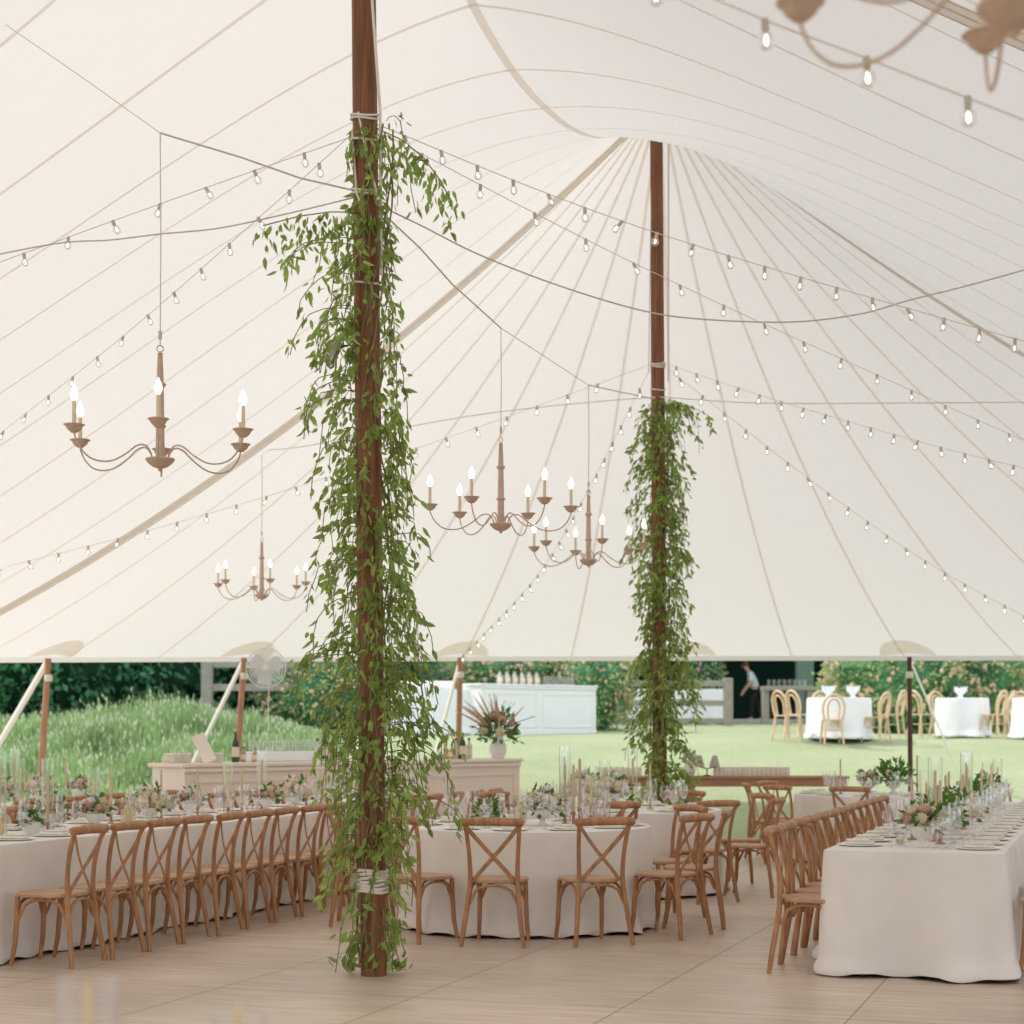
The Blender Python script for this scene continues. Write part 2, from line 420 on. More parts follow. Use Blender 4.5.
def eave_phi(x):
    """angle on the rounded eave seen in direction x"""
    best = min((abs((end_pt(-1.55 + 3.1 * i / 3000, 1).x / end_pt(-1.55 + 3.1 * i / 3000, 1).y) * F + CX - x), -1.55 + 3.1 * i / 3000) for i in range(3001))
    return best[1]
SIDE = [(47, 'first side pole from the left, by the meadow'), (243, 'side pole carrying the round white fan'), (460, 'side pole behind the beige bar'),
        (688, 'side pole just right of the far centre pole'), (910, 'side pole in front of the rose shrub')]
for x, nm in SIDE:
    ph = eave_phi(x)
    # reinforcement patch sewn on the cloth above the pole
    pb = MB(); vs = [end_pt(ph, .985, -.02)]; nn = 24
    for i in range(nn + 1):
        a = math.pi * i / nn
        vs.append(end_pt(ph + math.cos(a) * .046, .995 - math.sin(a) * .055, -.02))
    pb.add(vs, [(0, i + 1, i + 2) for i in range(nn)])
    pb.build('reinforcement_patch', M['seam'], canopy)
    if x == 688: continue
    e = end_pt(ph, .997); gz = ground(e.x, e.y)
    lean = Vector((-.16 if x < 300 else (-.05 if x < 600 else .02), 0, 0))
    so = empty('side_pole', (e.x, e.y, gz))
    dark = x == 910
    mb = MB(); mb.tube([(0, 0, -.05) + (0, 0, 0) if False else Vector((0, 0, -.05)) + lean, (0, 0, e.z - gz - .03)], [.05, .045] if not dark else [.04, .036], 12)
    mb.build('pole', M['darkpole'] if dark else M['sidepole'], so)
    mb = MB()
    for zz in (e.z - gz - .28,):
        for q in range(4): mb.lathe([(.05, -.02), (.062, 0), (.05, .02)], 12, (0, 0, zz - q * .02))
    mb.build('rope_tie', M['rope'], so)
    out_ = (e - PF); out_.z = 0; out_.normalize()
    L_ = {47: 2.0, 243: 2.3, 460: 1.6, 910: 2.6}[x]
    q = e + out_ * L_; qz = ground(q.x, q.y)
    if x == 243: q = e + Vector((-1.25, 1.4, 0)); qz = ground(q.x, q.y)
    if x == 460: q = e + Vector((-.55, 1.4, 0)); qz = ground(q.x, q.y)
    mb = MB(); mb.tube([Vector((0, 0, e.z - gz - .05)), Vector((q.x - e.x, q.y - e.y, qz - gz - .02))], .055 if not dark else .03, 8, flat=.35)
    mb.build('guy_strap', M['strap'], so)
    tag(so, ('dark' if dark else 'brown') + ' wooden tent ' + nm + ' with pale guy strap', 'tent pole', 'side poles holding up the tent eave')

# ------------------------------------------------------------------ centre poles
def centre_pole(c, topz, dx, label, ropes, rad=.08):
    o = empty('tent_pole', c)
    mb = MB(); mb.tube([(0, 0, 0), (dx * .5, 0, topz * .5), (dx, 0, topz)], [rad, rad, rad * .9], 24)
    mb.build('pole', M['pole'], o)
    for (z, nturn) in ropes:
        mb = MB()
        for k in range(nturn):
            zz = z + k * .021; pts = []
            for j in range(25):
                a = 2 * math.pi * j / 24; xx = dx * zz / topz
                pts.append(Vector((xx + math.cos(a) * (rad + .008), math.sin(a) * (rad + .008), zz + .006 * math.sin(a * 2 + k) + (.02 * math.sin(a) if nturn < 4 else 0))))
            mb.tube(pts, .0105 if nturn > 3 else .007, 6, cap=False)
        mb.build('rope_wrap', M['rope'], o)
    tag(o, label, 'tent pole', 'centre poles of the tent')
    return o
cp = centre_pole(PN, 7.78, -.08, 'thick brown timber tent pole nearest the camera, white rope round its foot', [(.52, 7), (5.28, 2), (5.15, 1), (4.82, 2), (4.27, 1)])
mb = MB(); mb.tube([(-.01, -.088, 7.7), (-.02, -.09, 6.2), (.045, -.085, 5.3), (.052, -.075, 4.3)], .009, 6)
mb.tube([(-.09, -.07, 5.3), (-.03, -.10, 5.0), (.02, -.1, 4.82), (.03, -.10, 4.75)], .007, 6)
mb.tube([(-.13, -.03, 5.2), (-.10, -.09, 4.8), (-.06, -.1, 4.7)], .007, 6)
mb.build('halyard', M['rope'], cp)
fp = centre_pole(PF, 8.7, -.05, 'brown timber tent pole farther back, at the radiating seams', [(5.68, 3), (5.42, 1)])
mb = MB(); mb.tube([(.09, -.02, 8.3), (.085, -.05, 5.5)], .01, 6); mb.tube([(-.10, -.02, 8.3), (-.14, -.03, 5.6)], .006, 6)
mb.build('halyard', M['rope'], fp)

# ------------------------------------------------------------------ greenery on the poles
def vine(c, env, s, name_label, sprigs_m, lsz, seed):
    """env: list of (height, reach to the left, reach to the right) in metres"""
    rr = random.Random(seed)
    lf = MB(); st = MB(); stl = MB()
    zs = [e[0] for e in env]; lo, hi = min(zs), max(zs)
    env = sorted(env)
    def reach(z):
        for a, b in zip(env, env[1:]):
            if a[0] <= z <= b[0]:
                t = (z - a[0]) / (b[0] - a[0] + 1e-9)
                return a[1] + (b[1] - a[1]) * t, a[2] + (b[2] - a[2]) * t
        return env[-1][1], env[-1][2]
    # main stems winding up the pole
    for k in range(4):
        pts = []; ph = rr.uniform(0, 6.28); z = lo + .02
        while z < hi:
            pts.append(Vector((math.cos(ph) * (.1 + .02 * math.sin(z * 5 + k)), math.sin(ph) * .1, z))); z += .12; ph += rr.uniform(.1, .35)
        st.tube(pts, .006, 5)
    N = int((hi - lo) * sprigs_m)
    for i in range(N):
        z = lo + (hi - lo) * (i + rr.random()) / N
        a = rr.uniform(0, 2 * math.pi)
        l, r_ = reach(z)
        ca = math.cos(a)
        rc = (r_ if ca > 0 else l)
        rc = rc * abs(ca) + .5 * (l + r_) * .5 * (1 - abs(ca))
        rc *= rr.uniform(.2, 1.0) ** .8
        if l + r_ < .15: continue
        if rr.random() > .25 + ((r_ if ca > 0 else l) * abs(ca) + .5 * (l + r_) * (1 - abs(ca))) / .42: continue
        p = Vector((ca * .085, math.sin(a) * .085, z)); d = Vector((ca, math.sin(a), 0))
        ln = max(.12, rc * rr.uniform(.95, 1.25)); drop = rr.uniform(.12, .40)
        pts = []; ns = 7
        for j in range(ns):
            t = j / (ns - 1)
            pts.append(p + d * (rc * (1 - (1 - t) ** 1.8)) + Vector((0, 0, .05 * math.sin(t * 3) - drop * t * t)) + Vector((rr.gauss(0, .008), rr.gauss(0, .008), 0)))
        pts = [Vector((q.x, q.y, max(q.z, .03))) for q in pts]
        st.tube(pts, [.003] * ns, 4)
        nl = int(7 + rc * 26)
        for j in range(nl):
            t = rr.uniform(.05, 1); k = min(int(t * (ns - 1)), ns - 2); f = t * (ns - 1) - k
            q = pts[k].lerp(pts[k + 1], f)
            q += Vector((rr.gauss(0, .02), rr.gauss(0, .02), rr.gauss(0, .02)))
            dd = Vector((rr.gauss(0, .45) + ca * .25, rr.gauss(0, .45), -1 + abs(rr.gauss(0, .35))))
            nn = Vector((rr.gauss(0, 1), rr.gauss(-.6, 1), rr.gauss(0, .4))).normalized()
            L = lsz * rr.uniform(.6, 1.25)
            if q.z - L < .015: dd.z = abs(dd.z) * .3; q.z = max(q.z, .03)
            lf.vleaf(q, dd, nn, L, L * rr.uniform(.32, .46))
    o = empty('vine_garland', c)
    st.build('stems', M['stem'], o); lf.build('leaves', M['leaf'], o, smooth=False)
    tag(o, name_label, 'vine', 'leafy garlands wound on the tent poles')
    return o
def zy(y, s): return H + (HY - y) / s
env1 = [(zy(y, 162), l / 162 * .92, r / 162 * .92) for y, l, r in [(122, 25, 30), (148, 30, 50), (160, 8, 25), (185, 8, 15), (205, 30, 5), (222, 108, 8), (245, 95, 10), (260, 70, 10), (290, 88, 8), (310, 75, 10), (330, 85, 12),
        (360, 60, 22), (385, 80, 35), (405, 82, 45), (440, 60, 45), (470, 55, 42), (500, 65, 35), (520, 62, 45), (550, 70, 60), (590, 72, 62), (620, 60, 50), (650, 75, 70), (680, 70, 75), (720, 68, 85), (750, 60, 88), (770, 45, 55), (800, 40, 90),
        (815, 35, 85), (840, 48, 38), (870, 45, 26), (890, 12, 22), (915, 38, 22), (935, 42, 22), (950, 26, 14), (968, 22, 22)]]
vine(PN, env1, 162, 'leafy green vine garland on the nearest tent pole, from floor to high up', 105, .072, 3)
# stray branch reaching right near the top
def branch(c, pts, n, lsz, par, seed, fall=.12):
    rr = random.Random(seed); lf = MB(); st = MB()
    pts = [Vector(p) - Vector(c) for p in pts]; st.tube(pts, .004, 5)
    for i in range(n):
        t = rr.random() * (len(pts) - 1); k = min(int(t), len(pts) - 2); q = pts[k].lerp(pts[k + 1], t - k)
        q = q + Vector((rr.gauss(0, .035), rr.gauss(0, .05), -abs(rr.gauss(0, fall))))
        L = lsz * rr.uniform(.7, 1.2)
        lf.vleaf(q, Vector((rr.gauss(0, .4), rr.gauss(0, .4), -1)), Vector((rr.gauss(0, 1), -.6, rr.gauss(0, .4))), L, L * .4)
    o = empty('vine_sprig', c)
    st.build('stem', M['stem'], o); lf.build('leaves', M['leaf'], o, smooth=False); return o
o = branch(PN, [P(376, 128, 11.1), P(402, 140, 10.9), P(424, 158, 10.9), P(440, 180, 10.9), P(452, 202, 10.9)], 150, .07, None, 5, .1)
tag(o, 'leafy vine sprig arching out right, high on the nearest tent pole', 'vine')
o = branch(PN, [P(360, 212, 11.0), P(330, 212, 10.8), P(300, 216, 10.8), P(262, 226, 10.8)], 120, .07, None, 6, .1)
tag(o, 'leafy vine sprig reaching out left over the cables of the nearest pole', 'vine')
env2 = [(zy(y, 87), l / 87 * .95, r / 87 * .95) for y, l, r in [(398, 5, 45), (410, 26, 50), (435, 32, 30), (445, 30, 8), (465, 34, 25), (480, 28, 25), (510, 35, 20), (540, 40, 25), (560, 35, 32), (590, 25, 32), (615, 10, 25), (640, 22, 35), (670, 38, 38), (700, 42, 45), (730, 38, 32), (745, 12, 35), (780, 10, 35), (800, 30, 40), (815, 25, 30)]]
vine(PF, env2, 87, 'leafy green vine garland on the farther tent pole', 100, .085, 4)

# ------------------------------------------------------------------ cross-back chair
def arch(a, b, sag, n=9):
    a = Vector(a); b = Vector(b); mid = (a + b) / 2
    out = []
    for i in range(n):
        t = i / (n - 1); x = abs(2 * t - 1)
        out.append(a.lerp(b, t) + Vector((0, 0, sag * math.sqrt(max(0, 1 - x ** 2.4)))))
    return out
def make_chair():
    o = empty('cross_back_chair'); tag(o, 'x', 'chair', 'cross-back dining chairs')
    mb = MB(); pr = []
    n = 28
    for k, (sc_, z) in enumerate(((.93, .438), (1.0, .444), (1.0, .458), (.965, .466))):
        for i in range(n):
            a = 2 * math.pi * i / n; ca, sa = math.cos(a), math.sin(a)
            y = .205 * (abs(sa) ** .62) * (1 if sa > 0 else -1); w = .205 if y > 0 else .205 + y * .12
            x = w * (abs(ca) ** .55) * (1 if ca > 0 else -1)
            pr.append((x * sc_, y * sc_, z))
    fs = [(k * n + i, k * n + (i + 1) % n, (k + 1) * n + (i + 1) % n, (k + 1) * n + i) for k in range(3) for i in range(n)]
    fs += [tuple(range(n - 1, -1, -1)), tuple(range(3 * n, 4 * n))]
    mb.add(pr, fs); mb.build('seat', M['seatwood'], o)
    for s_ in (-1, 1):
        mb = MB(); mb.tube([(s_ * .165, .16, .44), (s_ * .168, .165, .30), (s_ * .173, .175, .14), (s_ * .182, .20, 0)], [.018, .018, .017, .014], 10)
        mb.build('leg', M['wood'], o)
        mb = MB(); q = smooth_path([Vector(p) for p in [(s_ * .222, -.255, 0), (s_ * .200, -.235, .15), (s_ * .180, -.207, .33), (s_ * .168, -.195, .46), (s_ * .172, -.20, .62), (s_ * .185, -.232, .78), (s_ * .196, -.265, .865)]], 3); mb.tube(q, [.0155 + .003 * math.sin(math.pi * min(1, i / 12)) for i in range(len(q))], 10)
        mb.build('back_post', M['wood'], o)
        mb = MB(); q = arch((s_ * .172, -.19, .30), (s_ * .168, .15, .30), .125); mb.tube(q, .0105, 8)
        mb.build('side_brace', M['wood'], o)
        mb = MB()
        mb.tube(smooth_path([Vector(p) for p in [(s_ * .20, -.268, .855), (s_ * .10, -.238 - s_ * .007, .735), (0, -.215 - s_ * .007, .622), (-s_ * .085, -.20, .53), (-s_ * .145, -.19, .455)]], 4), .0155, 8, flat=.38, up=(0, 0, 1))
        mb.build('cross_slat', M['wood'], o)
    mb = MB(); mb.tube([(-.228, -.258, .868), (-.22, -.26, .87), (-.12, -.278, .875), (0, -.285, .877), (.12, -.278, .875), (.22, -.26, .87), (.228, -.258, .868)], [.018, .027, .030, .030, .030, .027, .018], 12)
    mb.build('top_rail', M['wood'], o)
    mb = MB(); mb.tube(arch((-.172, -.205, .29), (.172, -.205, .29), .135), .0105, 8); mb.build('rear_brace', M['wood'], o)
    mb = MB(); mb.tube(arch((-.16, .17, .30), (.16, .17, .30), .125), .0105, 8); mb.build('front_brace', M['wood'], o)
    return o
chair = make_chair()
def put_chair(p, face, label, group, turn=0.0):
    """face: direction the sitter looks"""
    rz = math.atan2(face.y, face.x) - math.pi / 2 + turn + R.uniform(-.03, .03)
    return place(chair, (p[0] + R.uniform(-.012, .012), p[1] + R.uniform(-.012, .012), 0.001), rz, label, group)

# ------------------------------------------------------------------ tablecloths and tables
def rect_perim(w, l, n=220, cr=.05):
    pts = []; per = 2 * (w + l)
    segs = [((-w / 2, -l / 2), (w / 2, -l / 2), (0, -1)), ((w / 2, -l / 2), (w / 2, l / 2), (1, 0)), ((w / 2, l / 2), (-w / 2, l / 2), (0, 1)), ((-w / 2, l / 2), (-w / 2, -l / 2), (-1, 0))]
    for (a, b, nrm), nxt in zip(segs, segs[1:] + segs[:1]):
        ln = math.hypot(b[0] - a[0], b[1] - a[1]); k = max(4, int(n * ln / per))
        dx, dy = (b[0] - a[0]) / ln, (b[1] - a[1]) / ln
        for i in range(k + 1):
            t = cr + (ln - 2 * cr) * i / k
            pts.append((Vector((a[0] + dx * t, a[1] + dy * t, 0)), Vector((*nrm, 0)), min(t, ln - t)))
        c = Vector((b[0] - dx * cr + -nrm[0] * cr, b[1] - dy * cr - nrm[1] * cr, 0))
        for j in range(1, 5):
            f = j / 5; nn = Vector((*nrm, 0)).lerp(Vector((*nxt[2], 0)), f).normalized()
            pts.append((c + nn * cr, nn, 0))
    return pts
def cloth(name, perim, ht, seed, mat_, amp=.02, flare=.05, pool=.03, freq=5.0):
    rr = random.Random(seed); ph = [rr.uniform(0, 6.28) for _ in range(6)]
    n = len(perim); mb = MB(); vs = []; s = 0; S = []
    for i, (p, nn, c) in enumerate(perim):
        if i: s += (p - perim[i - 1][0]).length
        S.append(s)
    per = s + (perim[0][0] - perim[-1][0]).length
    w0 = 2 * math.pi / per
    k1 = round(freq * per / 2 / math.pi * 1.0); k2 = round(k1 * 1.7); k3 = round(k1 * .45)
    levels = [(-.012, ht), (0, ht - .006), (.003, ht - .02)] + [(None, ht * (1 - t)) for t in (.08, .16, .25, .35, .45, .55, .65, .74, .82, .88, .93, .965, .99, 1.0)]
    for off_, z in levels:
        for i, (p, nn, c) in enumerate(perim):
            if off_ is not None: d = off_
            else:
                t = 1 - z / ht; a = w0 * S[i]
                fold = math.sin(k1 * a + ph[0] + 1.2 * math.sin(k3 * a + ph[3])) + .5 * math.sin(k2 * a + ph[1] + .8 * t) + .7 * math.sin(k3 * a + ph[2])
                sharp = fold * abs(fold) * .5 + fold * .5
                d = .004 + flare * t ** 1.1 + amp * sharp * t ** 1.3 + amp * .4 * math.sin(w0 * round(k1 * 2.9) * S[i] + 5 * t + ph[4]) * max(0, t - .5)
                if t > .86: d += pool * (1 + .6 * math.sin(k1 * a * 1.0 + ph[5])) * math.sin(min(1, (t - .86) / .14) * 2.4)
                d = max(d, -.07 * t)
            zz = z if z > .001 else .008
            if z < .02 * ht: zz += .012 * (1 + math.sin(w0 * round(k1 * 2.3) * S[i] + ph[2]))
            vs.append(p + nn * d + Vector((0, 0, zz)))
    fs = []
    for k in range(len(levels) - 1):
        for i in range(n):
            fs.append((k * n + i, (k + 1) * n + i, (k + 1) * n + (i + 1) % n, k * n + (i + 1) % n))
    fs.append(tuple(range(n)))
    mb.add(vs, fs); return mb.build(name, mat_)
TZ = .775
def table_under(name, label, w, l, loc, rz, round_=False):
    o = empty(name, loc, rz)
    mb = MB()
    if round_: mb.lathe([(.001, TZ - .04), (w - .02, TZ - .04), (w - .02, TZ - .014), (.001, TZ - .014)], 48)
    else: mb.box((0, 0, TZ - .03), (w - .03, l - .03, .03))
    mb.build('tabletop', M['console'], o, smooth=False)
    for a, b in ((-1, -1), (1, -1), (1, 1), (-1, 1)):
        mb = MB(); q = (w * .5 * a, w * .5 * b) if round_ else ((w / 2 - .15) * a, (l / 2 - .3) * b)
        mb.tube([(q[0], q[1], 0), (q[0], q[1], TZ - .04)], .02, 8); mb.build('leg', M['black'], o)
    tag(o, label, 'table'); return o
TZC = TZ + .001

# wares ------------------------------------------------------------
def mk(name, cat, fn, mats):
    mb = MB(); fn(mb); o = mb.build(name, mats); tag(o, 'x', cat); return o
wine = mk('wine_glass', 'glass', lambda b: b.lathe([(.036, 0), (.034, .003), (.004, .008), (.0035, .09), (.012, .10), (.036, .13), (.041, .16), (.036, .205), (.031, .23)], 14), M['glass'])
goblet = mk('water_goblet', 'glass', lambda b: b.lathe([(.034, 0), (.032, .003), (.006, .008), (.006, .05), (.02, .06), (.04, .09), (.043, .13), (.040, .165)], 14), M['glass'])
flute = mk('champagne_flute', 'glass', lambda b: b.lathe([(.032, 0), (.03, .003), (.004, .008), (.0035, .08), (.012, .10), (.026, .15), (.028, .20), (.025, .27)], 14), M['glass'])
plate = mk('dinner_plate', 'plate', lambda b: b.lathe([(.001, .006), (.09, .006), (.135, .013), (.14, .012), (.139, .009), (.11, .002), (.001, .001)], 32), M['plate'])
def napfn(b):
    b.box((0, 0, .012), (.10, .19, .022), bev=.008); b.box((.006, -.012, .029), (.085, .15, .014), bev=.006)
napkin = mk('folded_napkin', 'napkin', napfn, M['napkin'])
def votfn(b): b.lathe([(.001, .002), (.028, .002), (.032, .07), (.030, .07), (.027, .006), (.001, .006)], 14)
def mk_votive():
    o = empty('votive_candle'); tag(o, 'x', 'candle')
    b = MB(); votfn(b); b.build('glass_cup', M['glass'], o)
    b = MB(); b.lathe([(.001, .007), (.024, .007), (.024, .035), (.001, .035)], 12); b.build('candle', M['wax'], o); return o
votive = mk_votive()
def mk_hurr(nm, gh, gr, ch, cr, cm):
    o = empty(nm); tag(o, 'x', 'candle')
    b = MB(); b.lathe([(.02, .002), (gr, .002), (gr, gh), (gr - .003, gh), (gr - .003, .006), (.02, .006)], 20); b.build('glass_cylinder', M['hglass'], o)
    b = MB(); b.lathe([(.001, .007), (.03, .007), (.028, .012), (.012, .02), (.010, .05), (.016, .055), (.016, .075), (.001, .075)], 12)
    if cr < .02: b.build('holder', M['console'], o)
    b = MB(); z0 = .07 if cr < .02 else .008
    b.lathe([(.001, z0), (cr, z0), (cr * .85, z0 + ch - .01), (cr * .5, z0 + ch), (.0015, z0 + ch), (.0015, z0 + ch + .012)], 12); b.build('candle', cm, o)
    return o
hurr_tall = mk_hurr('hurricane_candle', .56, .048, .40, .0115, M['taper'])
hurr_mid = mk_hurr('hurricane_candle', .46, .048, .30, .0115, M['wax'])
pillar = mk_hurr('pillar_candle', .22, .055, .15, .036, M['wax'])
def mk_taper():
    o = empty('taper_candle'); tag(o, 'x', 'candle')
    b = MB(); b.lathe([(.001, .001), (.034, .001), (.03, .008), (.01, .016), (.009, .07), (.016, .075), (.016, .095), (.001, .095)], 12); b.build('holder', M['console'], o)
    b = MB(); b.lathe([(.001, .09), (.0115, .09), (.0095, .40), (.004, .41), (.001, .415)], 10); b.build('candle', M['taper'], o); return o
taper = mk_taper()
def petal_ball(b, c, r, rr, mi=0, n=46):
    b.ball(c, r * .82, 10, 6, mi)
    for i in range(n):
        z = 1 - 2 * (i + .5) / n; a = i * 2.399; q = Vector((math.sqrt(1 - z * z) * math.cos(a), math.sqrt(1 - z * z) * math.sin(a), z))
        t = q.orthogonal().normalized(); t = Matrix.Rotation(rr.uniform(0, 6.28), 3, q) @ t
        b.leaf(Vector(c) + q * r * .78 - t * r * .28, t + q * .35, q, r * .75, r * .6, mi)
def mk_flowers(nm, seed, rad, nb, mats, vase='bowl', hgt=.14, leafn=90, br=.045, tall=False):
    rr = random.Random(seed); o = empty(nm); tag(o, 'x', 'flowers')
    b = MB()
    if vase == 'bowl': b.lathe([(.001, .001), (.045, .001), (.04, .012), (.018, .03), (.02, .045), (.06, .07), (.08, .12), (.075, .12), (.055, .075), (.001, .05)], 20)
    elif vase == 'pot': b.lathe([(.001, .001), (.05, .001), (.06, .09), (.055, .09), (.045, .02), (.001, .02)], 16)
    else: b.lathe([(.001, .001), (.07, .001), (.10, .08), (.10, .14), (.06, .22), (.065, .26), (.055, .26), (.05, .2), (.001, .1)], 20)
    b.build('vase', M['ceramic'], o)
    z0 = {'bowl': .13, 'pot': .10, 'urn': .28}[vase]
    b = MB()
    for i in range(leafn):
        a = rr.uniform(0, 6.28); e = rr.uniform(-.35, 1.3); d = Vector((math.cos(a) * math.cos(e), math.sin(a) * math.cos(e), math.sin(e)))
        p = Vector((0, 0, z0)) + Vector((d.x * rad, d.y * rad, d.z * hgt)) * rr.uniform(.3, 1.1)
        p.z = max(p.z, .04); L = rr.uniform(.04, .085) * (1.3 if tall else 1)
        b.leaf(p, d + Vector((rr.gauss(0, .5), rr.gauss(0, .5), rr.gauss(0, .4))), Vector((rr.gauss(0, 1), rr.gauss(0, 1), 1)), L, L * .5)
    if tall:
        for i in range(16):
            a = rr.uniform(0, 6.28); e = rr.uniform(.5, 1.35); d = Vector((math.cos(a) * math.cos(e), math.sin(a) * math.cos(e), math.sin(e)))
            p0 = Vector((0, 0, z0)); b.tube([p0, p0 + d * rad * 1.2, p0 + d * rad * 1.7 + Vector((d.x * .1, d.y * .1, 0))], .003, 4)
    b.build('foliage', M['leaf2'], o, smooth=False)
    if tall:
        b = MB()
        for i in range(14):
            a = rr.uniform(1.2, 5.0); e = rr.uniform(.5, 1.3); d = Vector((math.cos(a) * math.cos(e), math.sin(a) * math.cos(e), math.sin(e)))
            p0 = Vector((0, 0, z0)) + d * rad * .9
            b.tube([p0, p0 + d * .15, p0 + d * .33 + Vector((d.x * .05, 0, 0))], [.015, .012, .003], 6)
        b.build('plumes', M['blush'], o)
    for i in range(nb):
        e = math.asin(rr.uniform(.0, .95)); a = i * 2.4 + rr.uniform(-.3, .3)
        d = Vector((math.cos(a) * math.cos(e), math.sin(a) * math.cos(e), math.sin(e)))
        p = Vector((d.x * rad * .8, d.y * rad * .8, z0 + .01 + d.z * hgt * .85))
        b = MB(); petal_ball(b, p, br * rr.uniform(.75, 1.15), rr); b.build('bloom', mats[i % len(mats)], o)
    return o
fl_big = mk_flowers('flower_arrangement', 1, .15, 15, [M['bloom'], M['whitebloom'], M['bloom']], hgt=.15, leafn=90, br=.056)
fl_blush = mk_flowers('flower_arrangement', 2, .12, 14, [M['blush'], M['bloom'], M['whitebloom']], hgt=.12, leafn=60, br=.036)
fl_small = mk_flowers('flower_pot', 3, .075, 5, [M['whitebloom'], M['bloom']], vase='pot', hgt=.07, leafn=60, br=.018)
fl_green = mk_flowers('flower_arrangement', 4, .16, 3, [M['bloom']], hgt=.17, leafn=200, br=.04)

def setting(edge, inward, txt, grp, glasses=3, do_nap=True):
    e = Vector((edge[0], edge[1], 0)); i = inward.normalized(); s = Vector((-i.y, i.x, 0)); rz = math.atan2(i.y, i.x) - math.pi / 2
    p = e + i * .17; place(plate, (p.x, p.y, TZC), 0, 'white dinner plate, ' + txt, 'white dinner plates, ' + grp)
    if do_nap: place(napkin, (p.x, p.y, TZC + .007), rz + R.uniform(-.15, .15), 'folded cream napkin on plate, ' + txt, 'napkins, ' + grp)
    for k, (pr, nm) in enumerate([(wine, 'stemmed wine glass'), (goblet, 'short-stemmed water goblet'), (flute, 'tall slender champagne flute')][:glasses]):
        q = e + i * (.36 + (.06 if k == 1 else 0) + R.uniform(-.01, .01)) + s * ((k - 1) * .095 + R.uniform(-.012, .012))
        place(pr, (q.x, q.y, TZC), 0, 'clear ' + nm + ', ' + txt, nm + 's, ' + grp)

# long table on the left --------------------------------------------
def to3(v): return Vector((v[0], v[1], 0))
def long_table(near_right, length, w, lab, seed, short, camp=.02, cfl=.012):
    """near_right: the corner at the near end on the right; runs along U, extends left by w"""
    c = to3(near_right) + U * length / 2 - V * w / 2
    rz = -TH
    table_under('banquet_table', 'long banquet table hidden under ' + lab, w, length, (c.x, c.y, 0), rz)
    cl = cloth('tablecloth', rect_perim(w, length, int(70 * (w + length))), TZ, seed, M['cloth'], amp=camp, flare=cfl, pool=.022, freq=7)
    cl.location = (c.x, c.y, 0); cl.rotation_euler = (0, 0, rz)
    tag(cl, lab, 'tablecloth')
    return c
L0 = Vector((-3.475, 11.12, 0)); LL = 8.9; W = 1.1
long_table(L0, LL, W, 'floor-length cream cloth of the long table along the left edge', 11, 'left')
C0 = Vector((-2.73, 11.59, 0)) - V * .25
kk = [(C0 + U * (.483 * k)) for k in range(10)] + [(C0 + U * (5.0 + .60 * k)) for k in range(6)]
for k, p in enumerate(kk):
    nm = 'left long table' if k < 10 else 'far stretch of the left long table'
    txt = ('nearest chair of the row along the near side of the left long table' if k == 0 else f'cross-back chair, {ORD[k]} along the near side of the left long table')
    put_chair(p, -V, 'brown wooden ' + txt, 'chairs on the near side of the left long table', .07)
for k in range(12):
    p = L0 + U * (2.1 + .55 * k) - V * (W + .24)
    put_chair(p, V, f'brown cross-back chair across the left long table, {ORD[k]} visible from the left', 'chairs on the far side of the left long table')
for k in range(16):
    d = (.45 + .483 * k)
    if k > 9: d = kk[k].copy(); d = (Vector((d.x, d.y, 0)) - L0).dot(U)
    e = L0 + U * d
    setting(e, -V, f'left long table, near side, place {ORD[k]} from near end', 'near side of the left long table', 3)
for k in range(13):
    e = L0 + U * (1.5 + .5 * k) - V * W
    setting(e, V, f'left long table, far side, {ORD[k]} place', 'far side of the left long table', 2, k < 8)
def decor(c, items, tabname, seed):
    """items: (distance along, sideways, proto, look, scale)"""
    cnt = {}
    for d, s_, pr, look, *scl in items:
        p = c + U * d + V * s_
        cnt[look] = cnt.get(look, 0) + 1
        k = cnt[look]
        place(pr, (p.x, p.y, TZC), R.uniform(0, 6.28), f'{look}, {ORD[k-1]} such along {tabname}', f'{pr.name.split(".")[0].replace("_", " ")}s on {tabname}', scl[0] if scl else None)
LC = L0 - V * W / 2
HT, HM, PL, TP, VO = 'pink taper candle in glass cylinder', 'cream taper candle in glass cylinder', 'cream pillar candle in glass cylinder', 'slim beige taper candle', 'small votive candle'
items = [(.55, .02, fl_big, 'lush cream and green flower bowl'), (1.0, .22, pillar, PL), (1.15, -.12, hurr_mid, HM), (1.5, .15, fl_small, 'little white flower pot'), (1.55, -.15, hurr_tall, HT), (1.85, .05, hurr_tall, HT, .95), (2.1, -.1, fl_blush, 'blush and cream flower bowl'),
         (2.25, .2, fl_blush, 'blush and cream flower bowl'), (2.55, 0, hurr_mid, HM), (2.8, .15, pillar, PL), (3.0, -.12, taper, TP), (3.3, .05, fl_big, 'lush cream and green flower bowl'), (3.55, .2, votive, VO), (3.75, -.1, taper, TP), (4.0, .1, taper, TP),
         (4.25, -.1, fl_blush, 'blush and cream flower bowl'), (4.55, .1, hurr_mid, HM, .95), (4.8, .18, votive, VO), (5.0, 0, taper, TP), (5.3, .1, fl_blush, 'blush and cream flower bowl'), (5.6, -.1, hurr_tall, HT), (6.0, .05, fl_big, 'lush cream and green flower bowl'), (6.35, 0, taper, TP), (6.6, .1, pillar, PL), (6.9, -.1, hurr_mid, HM), (7.3, .05, fl_big, 'lush cream and green flower bowl'), (7.7, 0, taper, TP), (8.1, .1, fl_blush, 'blush and cream flower bowl'), (8.5, 0, hurr_mid, HM)]
decor(LC, items, 'the left long table', 1)
